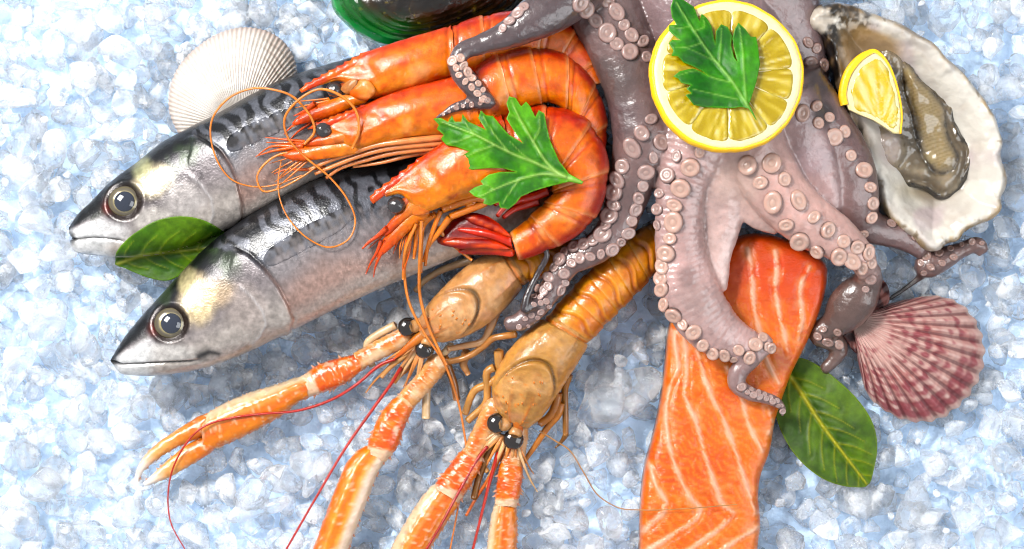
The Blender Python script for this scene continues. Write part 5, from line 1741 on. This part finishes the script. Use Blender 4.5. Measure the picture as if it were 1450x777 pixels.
def fan_shell(name, umbo, outline, zref, H, nrib, amp, colf, label, base=0.0, flare=.5, extra=None, peak=.42, tilt=(0, 0), mat_=None, nr_=110, na_=420):
    u = at(umbo[0], umbo[1], zref)[:2]
    O = np.array([at(x, y, zref)[:2] for x, y in outline])
    E = spline(O, na_)
    A = np.linspace(0, 1, na_)
    r = np.linspace(0.02, 1, nr_)
    rib = np.cos(A * nrib * 2 * np.pi)
    E = E + (E - u) / np.linalg.norm(E - u, axis=1, keepdims=True) * (amp * .9 * rib)[:, None]
    P = u + r[:, None, None] * (E - u)[None]
    prof = np.sin(np.pi * np.clip(r, 0, 1) ** (math.log(.5) / math.log(peak))) ** .75
    end = np.sin(np.pi * A) ** .55                                   # falls towards both hinge sides
    z = base + H * prof[:, None] * (.25 + .75 * end[None]) + amp * rib[None] * sstep(.04, .4, r)[:, None] * (.35 + .65 * end[None])
    R, AA = np.meshgrid(r, A, indexing='ij')
    V = np.concatenate([P, z[..., None]], -1).reshape(-1, 3)
    V[:, 2] += tilt[0] * (V[:, 0] - u[0]) + tilt[1] * (V[:, 1] - u[1])
    R, AA = R.ravel(), AA.ravel()
    growth = .6 * noise(np.c_[R * 60, AA * 2], 1, 3) * sstep(.2, .6, R)
    V[:, 2] += growth
    F = quads(nr_, na_)
    # inside skin
    n = len(V)
    V2 = V - np.array([0, 0, 5.0])
    V2[:, 2] = np.maximum(V2[:, 2], base - 6)
    rim = (nr_ - 1) * na_ + np.arange(na_ - 1)
    side = np.stack([rim, rim + 1, rim + 1 + n, rim + n], 1)
    VV = np.vstack([V, V2])
    FF = np.vstack([F[:, ::-1], F + n, side])
    c = colf(R, AA, V)
    return VV, FF, np.vstack([c, c * .8])


def cockle_col(R, A, V):
    n = fbm(V, 24, 3, 41)
    c = mix(hx('f8f2ec'), hx('eee4dc'), sstep(-.3, .5, n))
    rib = np.cos(A * 58 * 2 * np.pi)
    dk = sstep(.52, .86, A + .06 * n)
    c = mix(c, hx('7d6a5c'), dk * .8 * sstep(.3, -.6, rib) * sstep(.2, .6, R))
    band = np.sin(R * 70 + 3 * n)
    c = mix(c, hx('8d7466'), .55 * dk * sstep(.2, .9, band))
    c = mix(c, hx('b89c94'), .45 * sstep(.90, 1, R) + 0 * A)
    c = mix(c, hx('c4b8ac'), .35 * sstep(.2, -.8, rib) * sstep(.3, .7, R))
    return c


V, F, c = fan_shell('cockle_shell', (338, 182), [(262, 200), (247, 184), (236, 160), (234, 136), (240, 108), (252, 86), (276, 62), (312, 41), (348, 35), (381, 43), (404, 62), (416, 88), (416, 112), (408, 140), (395, 165)], 40, 46, 58, .55, cockle_col, '', base=2, peak=.5)
o = obj('cockle_shell', V, F, M_SHELL, None, c)
tag(o, 'white ribbed cockle shell behind the back of the fish', 'shell')


def scal_col(R, A, V):
    n = fbm(V, 20, 4, 51)
    rib = np.cos(A * 23 * 2 * np.pi)
    c = mix(hx('dcb8b0'), hx('c8948e'), sstep(-.2, .5, n))
    band = .35 * fbm(np.c_[R * 9, A * 5], 1.0, 3, 55) + .25 * np.sin(R * 70) + .75 * fbm(np.c_[A * 46, R * 16], 1.0, 2, 57)
    c = mix(c, hx('a0505a'), .85 * sstep(-.25, .4, band + .5 * sstep(.3, 1, R) * sstep(.75, .2, A) - .25) * sstep(.12, .35, R))
    c = mix(c, hx('5c2028'), .7 * sstep(-.3, -.95, rib) * sstep(.2, .5, R + .3 * n))
    c = mix(c, hx('e4c8c0'), .6 * sstep(.55, .95, rib) * sstep(.05, -.3, band))
    c = mix(c, hx('dccac0'), .7 * sstep(.22, .08, R))
    return mix(c, hx('ead6cc'), .6 * sstep(.965, .99, R))


scal_out = [(1212, 482), (1221, 526), (1232, 560), (1252, 579), (1286, 596), (1327, 596), (1358, 578), (1384, 547), (1396, 516), (1396, 485), (1384, 453), (1363, 430), (1332, 419), (1301, 421), (1270, 428), (1240, 436)]
V, F, c = fan_shell('scallop_shell', (1206, 452), scal_out, 26, 36, 23, 1.9, scal_col, '', base=4, peak=.46)
scal = empty('scallop_shell', np.r_[V[:, :2].mean(0), V[:, 2].min()], 'maroon and pink ribbed scallop shell beside the bay leaf', 'shell')
obj('valve', V, F, M_SHELL, scal, c)
for pts, z in [([(1212, 446), (1224, 420), (1236, 394), (1246, 394), (1256, 404), (1258, 428), (1240, 438)], 16), ([(1204, 456), (1190, 466), (1200, 484), (1213, 500), (1216, 476)], 12)]:
    O = spline(np.array([at(x, y, 20)[:2] for x, y in pts]), 44, True)
    u = at(1206, 452, 20)[:2]
    V, F, q = sheet(O, 3, lambda q: z + 1.6 * np.sin(np.arctan2(q[:, 1] - u[1], q[:, 0] - u[0]) * 34) + .03 * np.hypot(q[:, 0] - u[0], q[:, 1] - u[1]) * 4, 4)
    s_ = np.sin(np.hypot(V[:, 0] - u[0], V[:, 1] - u[1]) / 3.2 + 2 * fbm(V, 10, 2, 3))
    obj('ear', V, F, M_SHELL, scal, mix(hx('a06a62'), hx('4c1c1e'), sstep(-.3, .6, s_ + .6 * fbm(V, 9, 3, 8))))

ml = [(468, 2), (472, 14), (484, 28), (500, 43), (518, 54), (542, 64), (570, 68), (602, 66), (640, 56), (680, 42), (715, 26), (745, 6), (752, -14), (735, -36), (690, -56), (630, -70), (570, -72), (520, -62), (484, -40), (468, -18)]
O = spline(np.array([at(x, y, 30)[:2] for x, y in ml]), 200, True)
cen = O.mean(0)
r = np.linspace(0, 1, 70)
P = cen + r[:, None, None] * (O - cen)[None]
z = 4 + 66 * np.sqrt(np.clip(1 - r ** 2.4, 0, 1))
V = np.concatenate([P, np.repeat(z[:, None, None], 200, 1)], -1).reshape(-1, 3)
R = np.repeat(r, 200)
V[:, 2] += .9 * np.sin(R * 60) * sstep(.4, .8, R) + 1.2 * fbm(V, 18, 3, 5)
xy = plan(V, 30)
n1, n2 = fbm(xy, 26, 4, 81), fbm(xy, 7, 3, 82)
dm, _, _ = pdist(xy, np.array(ml + ml[:1]))
gr = sstep(52, 6, dm + 12 * n1) * sstep(620, 540, xy[:, 0])
c = mix(hx('1c140a'), hx('3a2a10'), sstep(-.2, .5, n1))
c = mix(c, hx('8a7a3c'), .6 * sstep(.42, .7, n2))
c = mix(c, hx('0f7a34'), gr)
c = mix(c, hx('0a5a20'), .6 * gr * sstep(-.2, .8, np.sin(R * 75 + 2 * n1)))
c = mix(c, hx('32b864'), .7 * sstep(16, 4, dm + 4 * n1) * sstep(600, 540, xy[:, 0]))
Vb = V.copy()
Vb[:, 2] = np.minimum(8 - V[:, 2] * .35, 3)
n = len(V)
Fq = quads(70, 200, True)
mus = empty('green_mussel', np.r_[cen, -20], 'large green lipped mussel shell behind the prawns', 'mussel')
obj('upper_valve', V, Fq, M_MUSSEL, mus, c)
obj('lower_valve', Vb - np.array([0, 0, .5]), Fq[:, ::-1], M_MUSSEL, mus, c)
# ------------------------------------------------------------------ the bed of crushed ice
def ice_material(name, clear, cloud_lo, cloud_hi):
    m = bpy.data.materials.new(name)
    m.use_nodes = True
    nt = m.node_tree
    b = nt.nodes['Principled BSDF']
    out = nt.nodes['Material Output']
    b.inputs['Base Color'].default_value = (0.985, 0.992, 1.0, 1)
    b.inputs['Roughness'].default_value = 0.06
    b.inputs['IOR'].default_value = 1.31
    b.inputs['Transmission Weight'].default_value = 1.0
    tc = nt.nodes.new('ShaderNodeTexCoord')
    n1 = nt.nodes.new('ShaderNodeTexNoise')
    n1.inputs['Scale'].default_value = 210
    n1.inputs['Detail'].default_value = 4
    n1.inputs['Roughness'].default_value = 0.6
    nt.links.new(tc.outputs['Object'], n1.inputs['Vector'])
    bp = nt.nodes.new('ShaderNodeBump')
    bp.inputs['Strength'].default_value = 0.22
    bp.inputs['Distance'].default_value = 0.0016
    nt.links.new(n1.outputs[0], bp.inputs['Height'])
    # fracture planes: every little cell of the surface leans its own way
    vo = nt.nodes.new('ShaderNodeTexVoronoi')
    vo.inputs['Scale'].default_value = 190
    nt.links.new(tc.outputs['Object'], vo.inputs['Vector'])
    sb = nt.nodes.new('ShaderNodeVectorMath')
    sb.operation = 'SUBTRACT'
    nt.links.new(vo.outputs['Color'], sb.inputs[0])
    sb.inputs[1].default_value = (.5, .5, .5)
    sk = nt.nodes.new('ShaderNodeVectorMath')
    sk.operation = 'SCALE'
    nt.links.new(sb.outputs[0], sk.inputs[0])
    sk.inputs['Scale'].default_value = 0.50
    ad = nt.nodes.new('ShaderNodeVectorMath')
    ad.operation = 'ADD'
    nt.links.new(bp.outputs[0], ad.inputs[0])
    nt.links.new(sk.outputs[0], ad.inputs[1])
    no = nt.nodes.new('ShaderNodeVectorMath')
    no.operation = 'NORMALIZE'
    nt.links.new(ad.outputs[0], no.inputs[0])
    nt.links.new(no.outputs[0], b.inputs['Normal'])
    # part of the light goes straight through the wet, half melted pieces
    tp = nt.nodes.new('ShaderNodeBsdfTransparent')
    tp.inputs['Color'].default_value = (0.985, 0.992, 1.0, 1)
    m0 = nt.nodes.new('ShaderNodeMixShader')
    m0.inputs[0].default_value = clear
    nt.links.new(b.outputs[0], m0.inputs[1])
    nt.links.new(tp.outputs[0], m0.inputs[2])
    # cloudy, air-filled ice: white scattering in patches
    sc = nt.nodes.new('ShaderNodeBsdfDiffuse')
    sc.inputs['Color'].default_value = (0.95, 0.965, 0.985, 1)
    tr = nt.nodes.new('ShaderNodeBsdfTranslucent')
    tr.inputs['Color'].default_value = (0.95, 0.97, 0.995, 1)
    m1 = nt.nodes.new('ShaderNodeMixShader')
    m1.inputs[0].default_value = 0.25
    nt.links.new(sc.outputs[0], m1.inputs[1])
    nt.links.new(tr.outputs[0], m1.inputs[2])
    n2 = nt.nodes.new('ShaderNodeTexNoise')
    n2.inputs['Scale'].default_value = 85
    n2.inputs['Detail'].default_value = 7
    n2.inputs['Roughness'].default_value = 0.7
    nt.links.new(tc.outputs['Object'], n2.inputs['Vector'])
    mr = nt.nodes.new('ShaderNodeMapRange')
    mr.inputs[1].default_value = 0.42
    mr.inputs[2].default_value = 0.66
    mr.inputs[3].default_value = cloud_lo
    mr.inputs[4].default_value = cloud_hi
    nt.links.new(n2.outputs[0], mr.inputs[0])
    m2 = nt.nodes.new('ShaderNodeMixShader')
    nt.links.new(mr.outputs[0], m2.inputs[0])
    nt.links.new(m0.outputs[0], m2.inputs[1])
    nt.links.new(m1.outputs[0], m2.inputs[2])
    nt.links.new(m2.outputs[0], out.inputs['Surface'])
    return m


M_ICE = ice_material('ice', 0.38, 0.03, 0.55)
M_ICE2 = ice_material('clear_ice', 0.26, 0.01, 0.22)
M_TRAY = principled('fused_ice', (0.56, 0.73, 0.95), 0.25, coat=0.5, bumps=((260, .9, 2, 5),), mottle=(22, 0.12))


def ico(sub):
    bm = bmesh.new()
    bmesh.ops.create_icosphere(bm, subdivisions=sub, radius=1)
    V = np.array([v.co[:] for v in bm.verts])
    F = np.array([[v.index for v in f.verts] for f in bm.faces], np.int32)
    bm.free()
    return V, F


ICO2 = ico(3)
ICO3 = ico(4)


def ice_shape(seed, base=ICO2, cuts=9):
    r = np.random.RandomState(seed)
    V, F = base[0].copy(), base[1]
    sharp = seed % 2 == 0
    sc = np.array([1, r.uniform(.68, .95), r.uniform(.6, .85)])
    V *= sc
    for k in range(cuts):
        n = r.normal(size=3)
        n /= np.linalg.norm(n)
        d = r.uniform(.36, .80) * np.linalg.norm(n * sc)
        h = V @ n - d
        V -= np.outer(np.where(h > 0, h * (1.0 if sharp else r.uniform(.9, 1.0)), 0), n)
    N = V / (np.linalg.norm(V, axis=1, keepdims=True) + 1e-9)
    V += N * (0.25 if sharp else 1.0) * (0.06 * fbm(V, .9, 2, seed)[:, None] + 0.012 * noise(V, .16, seed + 5)[:, None])
    return V, F


def rot_rand(r):
    q = r.normal(size=4)
    q /= np.linalg.norm(q)
    w, x, y, z = q
    return np.array([[1 - 2 * (y * y + z * z), 2 * (x * y - z * w), 2 * (x * z + y * w)],
                     [2 * (x * y + z * w), 1 - 2 * (x * x + z * z), 2 * (y * z - x * w)],
                     [2 * (x * z - y * w), 2 * (y * z + x * w), 1 - 2 * (x * x + y * y)]])


def food_floor():
    """lowest underside and presence of food over a coarse grid"""
    step = 6
    X = np.arange(-860, 861, step)
    Y = np.arange(-530, 531, step)
    low = np.full((len(X), len(Y)), 1e9)
    for V, F in FOOD:
        for f in (F if isinstance(F, (list, tuple)) else [F]):
            c = V[np.asarray(f)].mean(1)
            i = np.round((c[:, 0] + 860) / step).astype(int)
            j = np.round((c[:, 1] + 530) / step).astype(int)
            k = (i >= 0) & (i < len(X)) & (j >= 0) & (j < len(Y))
            np.minimum.at(low, (i[k], j[k]), c[k, 2])
    # grow a little so that gaps between sparse faces close
    for _ in range(2):
        g = low.copy()
        for di in (-1, 0, 1):
            for dj in (-1, 0, 1):
                g = np.minimum(g, np.roll(np.roll(low, di, 0), dj, 1))
        low = g
    return X, Y, low, step


LAND = [('beside the white cockle shell', 225, 100), ('ahead of the fish beside the cockle shell', 75, 340), ('below the bay leaf between the fish heads', 170, 430),
        ('below the jaw of the fish beside the langoustine claw', 220, 570), ('under the long langoustine claw', 330, 670), ('beside the green mussel shell', 440, 40),
        ('between langoustine claws', 430, 640), ('between the two langoustines', 620, 600), ('between langoustine and salmon fillet', 850, 620), ('behind the langoustine tail', 910, 460),
        ('beside the salmon fillet end', 1120, 730), ('beside the large bay leaf', 1265, 660), ('beside the scallop shell', 1420, 520), ('beside the oyster shell', 1420, 120),
        ('under the curled octopus arm tip', 1300, 400), ('between the fish and langoustine claw', 440, 500), ('by the two open claw fingers', 130, 660), ('above the fish backs', 120, 190)]


def build_ice():
    r = np.random.RandomState(11)
    X, Y, low, step = food_floor()

    def ceil_at(x, y, rad):
        i0, i1 = int((x - rad + 860) / step), int((x + rad + 860) / step) + 1
        j0, j1 = int((y - rad + 530) / step), int((y + rad + 530) / step) + 1
        s = low[max(i0, 0):max(i1, 1), max(j0, 0):max(j1, 1)]
        return s.min() if s.size else 1e9

    shapes = [ice_shape(100 + k) for k in range(16)]
    pieces = []
    # jittered hexagonal layers from deep to top
    for lay, (zc, pitch, rmin, rmax) in enumerate(((-33, 36, 20, 33), (-5, 43, 17, 44), (6, 44, 6, 15))):
        ys = np.arange(-450, 451, pitch * .86)
        for a, y in enumerate(ys):
            for x in np.arange(-795, 796, pitch):
                px = x + (a % 2) * pitch * .5 + r.uniform(-.34, .34) * pitch
                py = y + r.uniform(-.34, .34) * pitch
                rad = rmin + (rmax - rmin) * r.beta(1.4, 2.2)
                if lay == 2 and r.rand() < .6:
                    continue
                z = zc + r.normal() * 6
                c = ceil_at(px, py, rad * .75)
                if z + rad * .8 > c + 3:
                    z2 = c + 3 - rad * .8
                    if z2 < -75 or (lay >= 1 and z - z2 > 26):
                        continue
                    z = z2
                pieces.append([px, py, z, rad, r.randint(16), rot_rand(r), lay])
    # a few big clear lumps
    big = [(866, 556, 2, 62), (640, 575, -12, 44), (885, 486, -8, 32), (720, 690, -12, 40), (470, 470, -8, 36), (640, 655, -16, 38)]
    shown = []
    for k, p in enumerate(pieces):
        inside = abs(p[0]) < 735 and abs(p[1]) < 395
        free = ceil_at(p[0], p[1], 4) > 1e8
        if inside and free and p[6] == 1:
            shown.append((p[3] * (1 + .012 * p[2]), k))
    shown.sort(reverse=True)
    pick = set(k for _, k in shown[:288])
    singles = [mesh_of('ice_chunk', V * 20, F, smooth=(i % 2 == 1)) for i, (V, F) in enumerate(shapes)]
    for i, me in enumerate(singles):
        me.materials.append(M_ICE2 if i % 3 == 0 else M_ICE)
    rest = []
    for k, (px, py, z, rad, s, R, lay) in enumerate(pieces):
        if k in pick:
            o = bpy.data.objects.new('ice_chunk', singles[s])
            C.objects.link(o)
            M = Matrix([list(R[i] * rad / 20) + [0] for i in range(3)] + [[0, 0, 0, 1]])
            M.translation = Vector((px * S, py * S, z * S))
            o.matrix_world = M
            ln_, lx_, ly_ = min(LAND, key=lambda l: math.hypot(l[1] - px - 725, l[2] - 388.5 + py))
            kind = 'big' if rad > 27 else ('middling' if rad > 22.5 else 'small')
            tag(o, '%s %s lump of crushed ice %s' % (kind, 'glassy' if s % 3 == 0 else 'cloudy', ln_), 'ice chunk', 'lumps of crushed ice')
        else:
            V, F = (shapes[s] if lay == 1 else LOW[s])
            rest.append(((V * rad) @ R.T + np.array([px, py, z]), F))
    V, F, _ = join(rest)
    o = obj('crushed_ice', V, F, M_ICE, food=False)
    tag(o, 'pale blue crushed ice filling the bed under the seafood', 'crushed ice', kind='stuff')
    print('ice pieces', len(pieces), 'tris', sum(len(f) for f in F))
    for k, (x, y, z, rad) in enumerate(big):
        V, F = ice_shape(300 + k, ICO3, 8)
        R = rot_rand(np.random.RandomState(40 + k))
        V = (V * rad) @ R.T
        if k == 0:
            a_ = np.arctan2(V[:, 1], V[:, 0])
            V = V / np.abs(V).max(0) * np.array([66, 47, 26]) * (1 + .10 * np.sin(3 * a_ + .6))[:, None]
        c = at(x, y, z)
        cl = ceil_at(c[0], c[1], rad * .8)
        if cl < 1e8 and k:
            c[2] = min(c[2], cl - V[:, 2].max() * .8)
        o = obj('ice_chunk', V + c, F, M_ICE2, food=False)
        if k == 0:
            tag(o, 'largest clear flat-topped lump of ice between langoustine and salmon', 'ice chunk')
        else:
            tag(o, 'large clear lump of ice among the langoustines', 'ice chunk', 'large clear ice lumps')


LOW = [ice_shape(100 + k, ico(2)) for k in range(16)]


def build_bed():
    """the fused lower ice: lumpy, pale blue, all the way under the seafood"""
    n = 7
    gx, gy = np.meshgrid(np.arange(-900, 901, n), np.arange(-560, 561, n), indexing='ij')
    P = np.stack([gx.ravel(), gy.ravel()], 1).astype(float)
    r = np.random.RandomState(3)
    cell = 30.0
    z = np.full(len(P), -1e9)
    ix, iy = np.floor(P[:, 0] / cell), np.floor(P[:, 1] / cell)
    for dx in (-1, 0, 1):
        for dy in (-1, 0, 1):
            cx, cy_ = ix + dx, iy + dy
            zero = np.zeros_like(cx)
            jx = (cx + _hash(cx, cy_, zero, 1)) * cell
            jy = (cy_ + _hash(cx, cy_, zero, 2)) * cell
            h = _hash(cx, cy_, zero, 3) * 16
            d = np.hypot(P[:, 0] - jx, P[:, 1] - jy)
            z = np.maximum(z, h - (d / 15.0) ** 2 * 5)
    z = -52 + np.maximum(z, -22) + 3 * fbm(P, 14, 3, 5)
    o = obj('ice_bed', np.c_[P, z], quads(gx.shape[0], gx.shape[1]), M_TRAY, food=False)
    tag(o, kind='structure')


build_bed()
build_ice()
